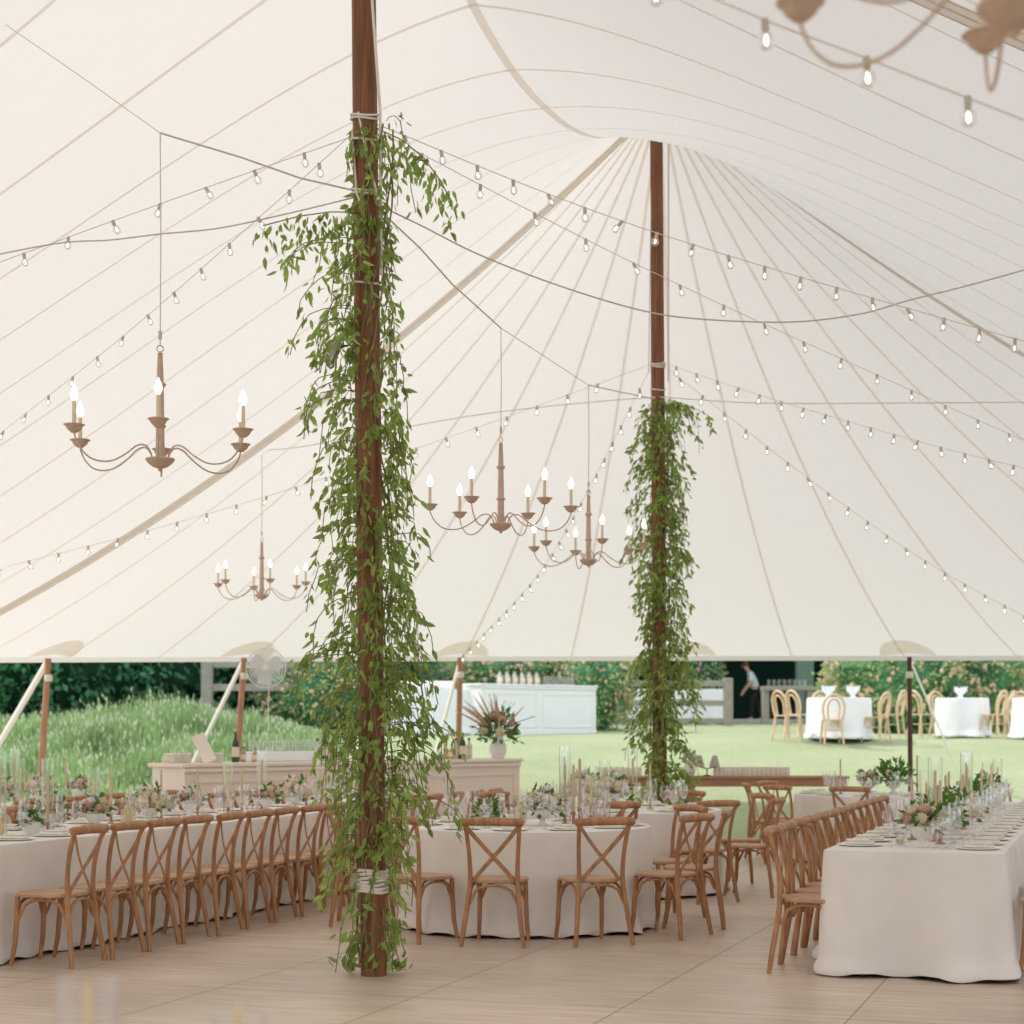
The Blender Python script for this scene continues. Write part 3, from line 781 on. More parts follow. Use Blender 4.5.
# second long table, farther left
L2 = Vector((-6.05, 12.6, 0)) + U * 3.6; LL2 = 3.1
long_table(L2, LL2, W, 'cream cloth of the second long table, beyond the left one', 12, 'second')
for k in range(6):
    p = L2 + U * (.3 + .5 * k) + V * .24
    put_chair(p, -V, f'brown chair at the second long table beyond the flowers, {ORD[k]} from the left', 'chairs at the second long table')
    setting(L2 + U * (.3 + .5 * k), -V, f'second long table, {ORD[k]} place from left', 'second long table', 2, False)
items = [(.3, 0, hurr_tall, HT), (.6, .1, fl_small, 'little white flower pot'), (.8, -.1, taper, TP), (1.1, .05, fl_small, 'little white flower pot'), (1.35, 0, fl_big, 'lush cream and green flower bowl'), (1.6, .1, hurr_mid, HM), (1.8, -.1, hurr_tall, HT), (2.1, 0, fl_big, 'lush cream and green flower bowl'), (2.4, .1, taper, TP), (2.8, 0, fl_blush, 'blush and cream flower bowl')]
decor(L2 - V * W / 2, items, 'the second long table', 2)

# long table on the right ---------------------------------------------
RR0 = Vector((2.945, 10.78, 0)); LR = 8.3; WR = 1.08
long_table(RR0, LR, WR, 'cream floor-length cloth of the long table on the right', 13, 'right', .034, .07)
C1_ = Vector((1.675, 11.4, 0)) + V * .235
for k in range(13):
    put_chair(C1_ + U * (.483 * k), V, ('nearest brown cross-back chair left of the right long table' if k == 0 else f'brown cross-back chair left of the right long table, {ORD[k]} from the front'), 'chairs on the left side of the right long table')
for k in range(5):
    put_chair(RR0 + U * (.45 + .483 * k) + V * .29, -V, f'brown chair at the right edge of the photo, {ORD[k]} from the near end', 'chairs on the right side of the right long table')
for k in range(15):
    setting(RR0 + U * (.42 + .5 * k) - V * WR, V, f'right long table, left side, {ORD[k]} place', 'left side of the right long table', 3)
    setting(RR0 + U * (.30 + .5 * k), -V, f'right long table, right side, {ORD[k]} place', 'right side of the right long table', 3)
items = [(.42, .02, fl_blush, 'blush and cream flower bowl', 1.1), (.62, -.14, votive, VO), (.75, .1, taper, TP), (.95, .05, hurr_tall, HT), (1.15, -.12, taper, TP), (1.3, .05, fl_green, 'loose green leafy flower bowl'), (1.7, -.08, hurr_mid, HM), (1.95, .1, fl_big, 'lush cream and green flower bowl'), (2.3, 0, taper, TP), (2.6, .1, taper, TP),
         (2.85, -.08, fl_green, 'loose green leafy flower bowl'), (3.2, .08, hurr_tall, HT), (3.5, -.08, taper, TP), (3.8, .05, fl_blush, 'blush and cream flower bowl'), (4.2, 0, hurr_tall, HT), (4.55, .1, taper, TP), (4.9, 0, fl_green, 'loose green leafy flower bowl'), (5.3, .1, hurr_mid, HM), (5.7, -.1, taper, TP), (6.1, 0, fl_blush, 'blush and cream flower bowl'), (6.6, .05, taper, TP), (7.1, 0, fl_green, 'loose green leafy flower bowl'), (7.6, .05, hurr_mid, HM)]
decor(RR0 - V * WR / 2, items, 'the right long table', 3)

# round tables -------------------------------------------------------------
def round_table(c, r, lab, short, angs, seed, sets=True, items=(), ring=.30):
    c = Vector((c[0], c[1], 0))
    table_under('round_table', 'round table under ' + lab, r, r, (c.x, c.y, 0), 0, True)
    n = 230
    per = [(Vector((math.cos(2 * math.pi * i / n) * r, math.sin(2 * math.pi * i / n) * r, 0)), Vector((math.cos(2 * math.pi * i / n), math.sin(2 * math.pi * i / n), 0)), 1) for i in range(n)]
    cl = cloth('tablecloth', per, TZ, seed, M['cloth'], amp=.034, flare=.025, pool=.025, freq=8.5)
    cl.location = (c.x, c.y, 0); tag(cl, lab, 'tablecloth')
    for k, (a, txt) in enumerate(angs):
        d = Vector((math.cos(math.radians(a)), math.sin(math.radians(a)), 0))
        if txt: put_chair(c + d * (r + ring), -d, 'brown cross-back chair ' + txt, 'chairs round ' + short)
        if sets: setting(c + d * r, -d, (short + f', {ORD[k]} place'), short, 3)
    cnt = {}
    for dx, dy, pr, look, *scl in items:
        cnt[look] = cnt.get(look, 0) + 1
        place(pr, (c.x + dx, c.y + dy, TZC), R.uniform(0, 6.28), f'{look}, {ORD[cnt[look]-1]} from left, {short}', f'{pr.name.split(".")[0].replace("_", " ")}s on {short}', scl[0] if scl else None)
round_table((.115, 14.02), .96, 'cream folded cloth of the round table in the centre foreground', 'the central round table',
    [(-128, 'beside the leafy pole, facing right to the central round table'), (-99.5, 'seen from behind, left front of the central round table'), (-69, 'seen from behind, right front of the central round table'),
     (-36, 'turned left on the right side of the central round table'), (-6, 'at the far right of the central round table'), (28, 'behind the central round table, at its right'), (64, 'behind the central round table, near its middle'), (100, 'behind the central round table, at its left'), (140, 'behind the central round table, half hidden by the vine'), (178, 'left of the central round table, mostly hidden by the leafy pole')], 21,
    items=[(-.38, .1, votive, VO), (-.3, -.15, fl_green, 'loose green leafy flower bowl', .7), (-.05, .25, pillar, PL), (.12, -.1, fl_big, 'lush cream and green flower bowl'), (.3, .05, hurr_tall, HT, 1.0), (.36, -.12, taper, TP, 1.15), (.42, .2, taper, TP, 1.25), (.5, -.02, hurr_mid, HM), (.62, .25, hurr_tall, HT, .9)])
round_table((1.0, 17.05), .98, 'cream cloth of the second round table, behind the central one', 'the second round table',
    [(-95, 'facing away, between the central and the second round table'), (-58, 'back to camera, right front of the second round table'), (-22, 'turned left, at the right side of the second round table'), (20, 'at the far right of the second round table'), (60, 'behind the second round table, right'), (100, 'behind the second round table, middle'), (140, 'behind the second round table, left'), (185, None), (225, None)], 22,
    items=[(-.5, .1, hurr_tall, HT, 1.05), (-.3, .2, fl_big, 'lush cream and green flower bowl', 1.15), (-.05, 0, fl_big, 'lush cream and green flower bowl', 1.1), (.15, .1, hurr_tall, HT), (.3, -.1, taper, TP)])
round_table((4.3, 21.1), .98, 'cream cloth of the third round table, behind the right chair row', 'the third round table',
    [(178, 'turned right at the left of the third round table'), (212, 'seen from behind at the left front of the third round table'), (247, 'seen from behind in front of the third round table'), (285, None), (90, None), (140, 'behind the third round table, facing the camera')], 23,
    items=[(-.45, 0, taper, TP), (-.1, .1, fl_blush, 'blush and cream flower bowl', 1.1), (.15, -.1, fl_green, 'loose green leafy flower bowl', 1.3), (.45, 0, taper, TP, 1.1)])
put_chair((6.05, 21.3), Vector((1, .1, 0)), 'brown cross-back chair at the right edge, beyond the long table', 'chairs at the right edge')
put_chair((5.75, 21.9), Vector((.3, -1, 0)), 'brown cross-back chair behind the lone chair at the right edge', 'chairs at the right edge')

# foreground table, just below the frame: only its candle glasses rise into view
round_table((-.75, 2.85), .85, 'cream cloth of the round table closest to the camera', 'the closest round table', [], 24, False)
fg1 = mk_hurr('hurricane_candle', .270, .058, .19, .009, M['wax']); place(fg1, (-.782, 3.32, TZC), 0, 'blurred clear glass cylinder with a cream candle at bottom left', 'candle glasses closest to the camera')
fg2 = mk_hurr('hurricane_candle', .185, .055, .13, .009, M['wax']); place(fg2, (-.525, 3.45, TZC), 0, 'blurred low glass cylinder at the bottom edge, right of the taller one', 'candle glasses closest to the camera')

# ------------------------------------------------------------------ chandeliers
def make_chandelier():
    o = empty('chandelier'); tag(o, 'x', 'chandelier')
    b = MB(); b.lathe([(.001, 0), (.03, -.004), (.088, .004), (.090, -.004), (.075, -.025), (.045, -.048), (.012, -.06), (.012, -.07), (.001, -.078)], 24); b.build('bowl', M['chand'], o)
    b = MB(); b.lathe([(.028, -.002), (.026, .19), (.036, .198), (.037, .205), (.026, .215), (.022, .44), (.034, .45), (.036, .462), (.022, .475), (.015, .645), (.018, .65), (.001, .655)], 18); b.build('column', M['chand'], o)
    b = MB(); pts = [Vector((.02 * math.cos(a), 0, .678 + .02 * math.sin(a))) for a in [2 * math.pi * i / 14 for i in range(15)]]; b.tube(pts, .0035, 6, cap=False); b.build('hanging_ring', M['arm'], o)
    for k in range(6):
        a = math.pi / 3 * k + math.pi / 2; rm = Matrix.Rotation(a, 3, 'Z')
        kx = 1.05; pr = [(.052, 0), (.062, .035), (.085, .068), (.118, .078), (.16, .062), (.22, .012), (.30, -.036), (.38, -.05), (.455, -.032), (.51, .02), (.538, .075), (.545, .105)]
        b = MB(); b.tube(smooth_path([rm @ Vector((x * kx, 0, z)) for x, z in pr], 4), .0052, 7); arm = b.build('arm', M['arm'], o)
        cc = rm @ Vector((.545 * kx, 0, 0))
        b = MB(); b.lathe([(.001, .10), (.02, .103), (.042, .122), (.052, .142), (.064, .148), (.062, .152), (.045, .146), (.001, .13)], 18, cc); b.build('cup', M['chand'], arm)
        b = MB(); b.lathe([(.013, .13), (.012, .292), (.001, .292)], 10, cc); b.build('candle_sleeve', M['sleeve'], arm)
        b = MB(); b.lathe([(.009, .29), (.020, .31), (.0235, .33), (.019, .352), (.008, .375), (.001, .392)], 10, cc); b.build('bulb', M['bulb'], arm)
    return o
chd = make_chandelier()
CH = [((-2.16, 11.05, 3.175), 10, 'washed-wood six-arm chandelier at left, nearest the leafy pole', 133), ((-.09, 14.5, 3.175), 37, 'washed-wood six-arm chandelier hanging in the middle between the poles', 328),
      ((.765, 18.0, 3.22), 11, 'washed-wood six-arm chandelier partly behind the farther pole vine', 385), ((-3.1, 22.3, 3.2), 18, 'smallest, farthest six-arm chandelier at lower left of the canopy', 450), ((1.19, 4.26, 3.22), -8, 'large blurred chandelier cut off by the top right corner', None)]
for c, rz, lab, ytop in CH:
    o = place(chd, c, math.radians(rz), lab, 'chandeliers hung under the canopy')
TOPS = []
for c, rz, lab, ytop in CH:
    zt = H + (HY - ytop) / F * c[1] if ytop else 5.2
    TOPS.append(Vector((c[0], c[1], zt)))
    b = MB(); z0 = c[2] + .70; o = empty('hanging_cord', (c[0], c[1], z0))
    b.tube([(0, 0, -.005), (.004, 0, (zt - z0) * .5), (0, 0, zt - z0)], .004 if c[1] < 15 else .005, 6); b.build('cord', M['thinwire'], o)
    b = MB(); b.box((0, 0, .06), (.018, .018, .05)); b.build('connector', M['socket'], o, smooth=False)
    tag(o, 'thin cord holding the ' + lab.replace('washed-wood ', ''), 'cord')

# ------------------------------------------------------------------ cables
def cable(pts, r, label, m='cable', sm=True):
    b = MB(); c = pts[0]; q = smooth_path(pts) if sm else pts
    b.tube([p - c for p in q], r, 6); o = b.build('support_cable', M[m]); o.location = c; tag(o, label, 'cable')
cable([P(352, 190, 11.05), P(300, 178, 11.05), P(240, 157, 11.05), TOPS[0]], .006, 'dark cable from the nearest pole to the left chandelier cord', sm=False)
cable([TOPS[0], P(80, 76, 11.3), P(-10, 14, 11.6)], .003, 'fine wire from the left chandelier up to the top left edge', 'thinwire')
cable([P(374, 205, 11.05), P(420, 248, 12.2), P(452, 284, 13.2), TOPS[1]], .006, 'dark cable from the nearest pole to the middle chandelier cord', sm=False)
cable([TOPS[1], TOPS[2]], .004, 'thin wire from the middle chandelier to the chandelier behind it', 'thinwire', False)
cable([TOPS[2], P(620, 392, 19.4), P(655, 399, 20.5)], .006, 'thin cable from the farther pole to its chandelier', 'cable', False)
cable([P(374, 203, 11.05), P(420, 225, 11.3), P(480, 255, 11.5), P(560, 286, 11.8), P(640, 310, 12), P(700, 319, 12), P(790, 322, 12), P(860, 314, 12), P(910, 300, 12), P(970, 285, 12), P(1060, 260, 12)], .0055, 'long sagging cable drooping from the nearest pole to the right')
cable([P(352, 198, 11.05), P(290, 213, 11), P(220, 228, 11), P(160, 234, 11), P(110, 240, 11), P(60, 243, 11), P(-10, 256, 11)], .0045, 'slack cable drooping left from the nearest pole')
cable([P(660, 397, 20.5), P(760, 403, 20), P(900, 403, 19.5), P(1050, 402, 19)], .006, 'nearly level cable running right from the farther pole', 'thinwire')
cable([P(655, 397, 20.5), P(560, 405, 21), P(470, 416, 21.4), P(380, 432, 21.8), P(300, 447, 22.2), TOPS[3]], .006, 'faint cable running left from the farther pole to the smallest chandelier', 'thinwire')

# ------------------------------------------------------------------ string lights
def mk_bulb(big):
    k = 1.0
    b = MB()
    b.lathe([(.001, .02), (.011, .018), (.012, -.012), (.010, -.022)], 8, mi=0)
    b.lathe([(.010, -.020), (.019, -.028), (.0245, -.045), (.0235, -.058), (.015, -.071), (.001, -.076)], 12, mi=1)
    b.lathe([(.001, -.030), (.005, -.036), (.007, -.050), (.004, -.058), (.001, -.06)], 6, mi=2)
    me = b.build('bulb', [M['socket'], M['bulbglass'], M['filament']]); return me
bulb0 = mk_bulb(1); bulb0_mesh = bulb0.data; bpy.data.objects.remove(bulb0)
def string(ends, n, label, t0=0., t1=1., sag=.0, r=.003, bs=1.0):
    """ends: 3-D points the cord passes; n bulbs spread evenly between t0 and t1 of its length"""
    pts = smooth_path([Vector(p) for p in ends], 14) if len(ends) > 2 else [Vector(ends[0]).lerp(Vector(ends[1]), i / 30) for i in range(31)]
    m_ = len(pts) - 1
    pts = [p - Vector((0, 0, sag * 4 * (i / m_) * (1 - i / m_))) for i, p in enumerate(pts)]
    c = pts[0]; b = MB(); b.tube([p - c for p in pts], r, 5)
    o = empty('string_lights', c); b.build('cord', M['thinwire'], o)
    cum = [0]
    for a, d in zip(pts, pts[1:]): cum.append(cum[-1] + (d - a).length)
    for i in range(n):
        s = cum[-1] * (t0 + (t1 - t0) * i / max(1, n - 1)); k = 0
        while k < m_ - 1 and cum[k + 1] < s: k += 1
        f = (s - cum[k]) / max(1e-6, cum[k + 1] - cum[k]); q = pts[k].lerp(pts[k + 1], f) - c
        e = bpy.data.objects.new('bulb', bulb0_mesh); COL.objects.link(e); e.parent = o
        e.location = q - Vector((0, 0, .015)); e.rotation_euler = (R.gauss(0, .22), R.gauss(0, .22), R.uniform(0, 6)); e.scale = (bs,) * 3
    tag(o, label, 'string lights', 'bulb strings under the canopy')
string([P(376, 124, 11.1), P(660, 234, 11.3), P(1100, 363, 11.5)], 20, 'upper string of clear bulbs running right from the nearest pole', .04, .98)
string([P(376, 130, 11.1), P(640, 266, 13.5), P(893, 382, 16.5), P(1100, 474, 19.5)], 18, 'lower string of clear bulbs running right from the nearest pole', .04, .99, bs=1.05)
string([P(354, 136, 11.1), P(171, 200, 11.5), P(-30, 273, 12)], 8, 'string of bulbs running left from the nearest pole, the flatter one', .12, .97)
string([P(354, 132, 11.1), P(264, 213, 12.6), P(128, 332, 15), P(7, 428, 17.3), P(-60, 478, 18.6)], 15, 'string of bulbs running steeply down left from the nearest pole', .07, .95, bs=1.05)
string([P(652, 364, 20.5), P(476, 428, 20.6), P(300, 486, 20.8), P(143, 532, 21), P(-20, 573, 21.2)], 21, 'long faint bulb string from the farther pole to the left edge', .08, .97, bs=1.25)
string([P(652, 365, 20.5), P(622, 424, 21.4), P(580, 505, 23), P(534, 580, 25), P(463, 655, 28)], 24, 'bulb string dropping from the farther pole to the side pole at the bar', .05, 1, bs=1.3)
string([P(662, 362, 20.5), P(769, 398, 20), P(928, 444, 19.4), P(1060, 477, 19)], 17, 'upper fine bulb string running right from the farther pole', .04, .95, bs=1.25)
string([P(662, 364, 20.5), P(728, 416, 21.3), P(832, 496, 22.6), P(940, 570, 24), P(1070, 640, 25.5)], 20, 'lower fine bulb string running down right from the farther pole', .04, .98, bs=1.3)
string([P(620, -42, 6.2), P(765, 20, 6.2), P(866, 58, 6.2), P(1100, 150, 6.2)], 5, 'bulb string with large near bulbs at the top right', .095, .935, r=.0035, bs=1.15)

# ------------------------------------------------------------------ tin spotlight on near pole
o = empty('spotlight', P(332, 352, 11.1)); mtx = Matrix.Rotation(math.radians(205), 3, 'Y')
b = MB(); b.lathe([(.001, -.09), (.04, -.085), (.055, -.05), (.06, .08), (.065, .085), (.065, .095)], 18, mt=mtx); b.build('can', M['metal'], o)
b = MB(); b.lathe([(.001, .085), (.058, .085)], 18, mt=mtx); b.build('lens', M['ceramic'], o)
b = MB(); b.tube([(.0, 0, 0), (.1, 0, .05), (.13, 0, .05)], .01, 6); b.build('bracket', M['black'], o)
o.scale = (.75,) * 3
tag(o, 'small silver tin spotlight tucked in the vine on the nearest pole', 'spotlight')

# ------------------------------------------------------------------ beige bar
def bar(name, A, B, dep, h, mt, label, panels=3):
    A = Vector((A[0], A[1], A[2])); B = Vector((B[0], B[1], B[2])); d = (B - A); L = d.length; rz = math.atan2(d.y, d.x)
    o = empty(name, A, rz)
    b = MB(); b.box((L / 2, dep / 2, h / 2 - .02), (L, dep, h - .04)); b.build('body', M[mt], o, smooth=False)
    b = MB(); b.box((L / 2, dep / 2, h - .02), (L + .08, dep + .08, .045), bev=.008); b.build('countertop', M[mt], o, smooth=False)
    b = MB(); b.box((L / 2, -.012, .06), (L + .02, .03, .12)); b.build('plinth', M[mt], o, smooth=False)
    b = MB(); b.box((L / 2, -.015, h - .075), (L + .02, .035, .05), bev=.01); b.build('cornice', M[mt], o, smooth=False)
    for k in range(panels):
        x0 = L * (k + .06) / panels; x1 = L * (k + .94) / panels; b = MB()
        for (cx, cz, w_, h_) in (((x0 + x1) / 2, h - .2, x1 - x0, .035), ((x0 + x1) / 2, .2, x1 - x0, .035), (x0, h / 2, .035, h - .365), (x1, h / 2, .035, h - .365)):
            b.box((cx, -.008, cz), (w_, .02, h_))
        b.build('panel_moulding', M[mt], o, smooth=False)
    tag(o, label, 'bar'); return o
HB = 1.145
bar('bar_counter', (-3.64, 20.0, 0), (.10, 24.0, 0), .6, HB, 'bar', 'long beige panelled bar counter behind the dining tables', 3)
bd = Vector((3.74, 4.0, 0)).normalized(); bn = Vector((-bd.y, bd.x, 0))
def bar_t(x, s=0):
    k = (x - CX) / F; return (k * (20 + s * bn.y) + 3.64 - s * bn.x) / (bd.x - k * bd.y)
def onbar(t, s): p = Vector((-3.64, 20, 0)) + bd * t + bn * s; return (p.x, p.y, HB + .003)
def mk_bottle(nm, h, r, body, lab=True):
    o = empty(nm); tag(o, 'x', 'bottle')
    b = MB(); b.lathe([(.001, 0), (r, .002), (r, h * .58), (r * .8, h * .68), (r * .36, h * .76), (r * .34, h * .97), (r * .42, h * .975), (r * .42, h), (.001, h)], 14); b.build('body', body, o)
    if lab: b = MB(); b.lathe([(r + .001, h * .18), (r + .001, h * .5)], 14); b.build('label', M['label'], o)
    b = MB(); b.lathe([(r * .4, h * .9), (r * .45, h * 1.005), (.001, h * 1.01)], 10); b.build('cap', M['pole'], o)
    return o
bt_g = mk_bottle('wine_bottle', .31, .038, M['bottle']); bt_c = mk_bottle('liquor_bottle', .27, .042, M['clearbottle']); bt_a = mk_bottle('liquor_bottle', .24, .045, M['amber']); bt_t = mk_bottle('drink_tin', .15, .035, M['bluecan'], False)
place(bt_g, onbar(.95, .3), 0, 'dark green wine bottle at the left end of the beige bar', 'bottles on the beige bar', 1.15)
place(bt_a, onbar(1.08, .32), 0, 'short amber bottle beside the green wine bottle, left end of the beige bar', 'bottles on the beige bar', .75)
place(bt_a, onbar(1.2, .25), 0, 'second short amber bottle by the side pole, left end of the beige bar', 'bottles on the beige bar', .7)
for i, (t, pr, lb) in enumerate([(2.2, bt_c, 'clear bottle behind the vine, left of the dark bottle'), (2.32, bt_g, 'dark bottle behind the vine at the middle of the beige bar'), (2.45, bt_c, 'clear bottle right of the dark bottle behind the vine')]):
    place(pr, onbar(t, .3), 0, lb, 'bottles on the beige bar')
for i, (x, pr, lb) in enumerate([(434, bt_t, 'leftmost short teal tin'), (440, bt_t, 'second short teal tin'), (446, bt_a, 'small amber bottle beside the teal tins'), (452, bt_a, 'second small amber bottle'), (456, bt_c, 'pale bottle left of the tall green bottle'), (462.5, bt_g, 'tall dark green wine bottle'), (469, bt_c, 'pale bottle right of the tall green bottle')]):
    sx = .12 if i % 2 else .2; t = bar_t(x, sx)
    place(pr, onbar(t, sx), 0, lb + ', right half of the beige bar', 'bottles on the beige bar', [.7, .7, .8, .8, 1, 1.1, 1.0][i])
# menu board, linens, tumblers
b = MB(); b.box((0, 0, .17), (.17, .012, .34), mt=Matrix.Rotation(-.3, 3, 'X') @ Matrix.Rotation(-.35, 3, 'Y')); o = b.build('menu_card', M['card'], smooth=False); q = onbar(.42, .2); o.location = (q[0], q[1], HB + .0); o.rotation_euler = (0, 0, .6)
tag(o, 'blank cream menu card leaning askew at the left end of the beige bar', 'card')
for k, t in enumerate((.15, .28, .62, .74)):
    b = MB()
    for j in range(5): b.box((0, 0, .012 + j * .022), (.13, .2, .02), bev=.007)
    o = b.build('linen_stack', M['napkin']); q = onbar(t, .42); o.location = q; o.rotation_euler = (0, 0, .82); tag(o, f'stack of folded white linens, {ORD[k]} from the left on the beige bar', 'linens', 'linen stacks on the beige bar')
tumb = mk('tumbler', 'glass', lambda b: b.lathe([(.001, .002), (.03, .002), (.036, .13), (.034, .13), (.028, .008), (.001, .008)], 12), M['glass'])
# glasses stand in two rows on the back shelf of the bar
b = MB(); b.box((0, 0, .06), (1.5, .22, .12), bev=.01); o = b.build('linen_box', M['whitecloth']); q = onbar(1.95, .42); o.location = q; o.rotation_euler = (0, 0, math.atan2(bd.y, bd.x)); tag(o, 'long low white linen-covered box holding up the tumblers on the beige bar', 'box')
for k in range(14):
    q = onbar(1.28 + k * .1, .42); place(tumb, (q[0], q[1], HB + .124), 0, f'clear tumbler, {ORD[k]} from the left in the row on the beige bar', 'tumblers on the beige bar')
fa = mk_flowers('flower_arrangement', 9, .24, 10, [M['blush'], M['bloom'], M['peach']], vase='urn', hgt=.26, leafn=220, br=.055, tall=True)
q = onbar(bar_t(498, .22), .22); place(fa, q, .6, 'tall urn of blush roses and dried plumes on the beige bar', None, 1.15)

# fan on the side pole ---------------------------------------------------------
o = empty('wall_fan', P(266, 668, 24.6)); r = .27
b = MB()
for k in range(7):
    rr_ = r * (k + 1) / 7; dep = .06 * math.cos(rr_ / r * 1.5)
    for sg in (-1, 1):
        b.tube([Vector((rr_ * math.cos(a), sg * dep, rr_ * math.sin(a))) for a in [2 * math.pi * i / 32 for i in range(33)]], .0035 if k < 6 else .008, 4, cap=False)
for k in range(36):
    a = 2 * math.pi * k / 36
    for sg in (-1, 1): b.tube([Vector((x * r * math.cos(a), sg * .06 * math.cos(x * 1.5), x * r * math.sin(a))) for x in (.12, .4, .7, 1.0)], .003, 4)
b.build('cage', M['fan'], o)
for k in range(3):
    b = MB(); a = k * 2.094 + .4; pts = []
    for (rad_, wd) in ((.05, .05), (.13, .10), (.22, .09)): pts += [Matrix.Rotation(-a, 3, 'Y') @ Vector((rad_, -.02, -wd)), Matrix.Rotation(-a, 3, 'Y') @ Vector((rad_, .02, wd))]
    b.add(pts, [(0, 2, 3, 1), (2, 4, 5, 3)]); b.build('blade', M['fan'], o)
b = MB(); b.lathe([(.001, -.07), (.04, -.06), (.045, .1), (.001, .12)], 14, mt=Matrix.Rotation(-math.pi / 2, 3, 'X')); b.build('motor', M['card'], o)
b = MB(); b.tube([(.02, .05, -.06), (.03, .06, -.35), (.02, .05, -.6), (.03, .05, -.86)], .008, 5); b.build('cord', M['strap'], o)
b = MB(); b.tube([(0, .1, 0), (-.28, .12, .02)], .015, 6); b.build('bracket', M['strap'], o)
tag(o, 'round white caged fan fixed to the second side pole', 'fan')

# ------------------------------------------------------------------ farm console at the deck edge
def console(x0, x1, D, lab, sd):
    A = (x0 - CX) / F * D; B = (x1 - CX) / F * D; o = empty('console_table', ((A + B) / 2, D, 0)); L = B - A
    b = MB(); b.box((0, 0, .90), (L, .55, .03), bev=.006); b.build('tabletop', M['console'], o, smooth=False)
    b = MB(); b.box((0, -.22, .832), (L - .06, .03, .108)); b.box((0, .22, .832), (L - .06, .03, .108)); b.build('apron', M['console'], o, smooth=False)
    for a, c in ((-1, -1), (1, -1), (1, 1), (-1, 1)):
        b = MB(); b.box(((L / 2 - .08) * a, .21 * c, .405), (.07, .07, .81)); b.build('leg', M['console'], o, smooth=False)
    tag(o, lab, 'table', 'wooden consoles at the deck edge'); return o
console(592, 668, 24.0, 'left, shorter brown wooden console table at the lawn edge', 0)
console(684, 846, 24.0, 'right, longer brown wooden console table at the lawn edge', 1)
roll = mk('rolled_napkin', 'napkin', lambda b: b.lathe([(.001, .001), (.03, .001), (.034, .01), (.035, .06), (.032, .115), (.02, .125), (.001, .12)], 12), M['napkin'])
for k in range(8):
    place(roll, (P(600 + k * 5.6, 700, 23.9).x, 23.9, 0.916), 0, f'cream rolled napkin, {ORD[k]} from the left on the left console table', 'rolled napkins on the left console')
for k in range(16):
    place(roll, (P(716 + k * 4.75, 700, 23.9).x, 23.9, 0.916), 0, f'cream rolled napkin, {ORD[k]} from the left on the right console table', 'rolled napkins on the right console')
o = empty('table_lamp', (P(707, 700, 23.85).x, 23.85, 0.916))
b = MB(); b.lathe([(.001, .0), (.055, .0), (.05, .012), (.008, .02), (.008, .10), (.001, .10)], 14); b.build('base', M['black'], o)
b = MB(); b.tube([(-.12, 0, .13), (-.06, 0, .115), (0, 0, .095), (.06, 0, .115), (.12, 0, .13)], .008, 6); b.build('arm', M['black'], o)
for s_ in (-.1, .1):
    b = MB(); b.lathe([(.07, .125), (.065, .15), (.03, .27), (.001, .275)], 16, (s_, 0, 0)); b.build('lamp_shade', M['shade'], o)
tag(o, 'black two-arm lamp with two grey cone shades on the right console table', 'lamp')
fw = mk_flowers('flower_arrangement', 14, .12, 7, [M['whitebloom']], vase='urn', hgt=.14, leafn=70, br=.045)
place(fw, (P(690, 700, 24.0).x, 24.05, 0.916), 0, 'white flower urn on the right console table, left of the lamp', None, .8)

# ------------------------------------------------------------------ lawn furniture
def make_bent():
    o = empty('bentwood_chair'); tag(o, 'x', 'chair')
    b = MB(); b.lathe([(.001, .445), (.195, .445), (.205, .455), (.2, .47), (.001, .466)], 24); b.build('seat', M['bent'], o)
    for s_ in (-1, 1):
        b = MB(); b.tube([(s_ * .15, .14, .45), (s_ * .17, .18, .2), (s_ * .18, .21, 0)], [.024, .022, .018], 8); b.build('leg', M['bent'], o)
        b = MB(); b.tube([(s_ * .15, -.15, .46), (s_ * .16, -.18, .2), (s_ * .18, -.23, 0)], [.024, .022, .018], 8); b.build('leg', M['bent'], o)
    def loop(w, h, r):
        pts = []
        for i in range(17):
            a = math.pi * i / 16; pts.append(Vector((-w * math.cos(a) * (1.0 if True else 1), -.18 - .06 * math.sin(a), .68 + (h - .68) * math.sin(a))))
        return [Vector((-w * .82, -.15, .46)), Vector((-w * .97, -.165, .58))] + pts + [Vector((w * .97, -.165, .58)), Vector((w * .82, -.15, .46))]
    b = MB(); b.tube(loop(.20, .92, .015), .024, 8); b.build('back_hoop', M['bent'], o)
    b = MB(); b.tube(loop(.11, .84, .012), .019, 8); b.build('inner_hoop', M['bent'], o)
    b = MB(); b.tube([Vector((.15 * math.cos(a), .15 * math.sin(a), .27)) for a in [2 * math.pi * i / 20 for i in range(21)]], .009, 6, cap=False); b.build('leg_ring', M['bent'], o)
    return o
bent = make_bent()
def lawn_table(x, D, r, lab, seed):
    X = (x - CX) / F * D; z = ground(X, D); n = 140
    per = [(Vector((math.cos(2 * math.pi * i / n) * r, math.sin(2 * math.pi * i / n) * r, 0)), Vector((math.cos(2 * math.pi * i / n), math.sin(2 * math.pi * i / n), 0)), 1) for i in range(n)]
    t = table_under('round_table', 'round lawn table hidden under ' + lab, r, r, (X, D, z - .01), 0, True)
    cl = cloth('tablecloth', per, TZ, seed, M['whitecloth'], amp=.035, flare=.05, pool=.03, freq=5); cl.location = (X, D, z - .01); tag(cl, lab, 'tablecloth', 'white cloths on the lawn tables')
    return X, z
def lchair(x, D, fx, fy, lab):
    X = (x - CX) / F * D; place(bent, (X, D, ground(X, D) - .015), math.atan2(fy, fx) - math.pi / 2, 'pale bentwood chair ' + lab, 'bentwood chairs on the lawn')
XA, ZA = lawn_table(839, 34.2, .60, 'white cloth of the left lawn table', 31)
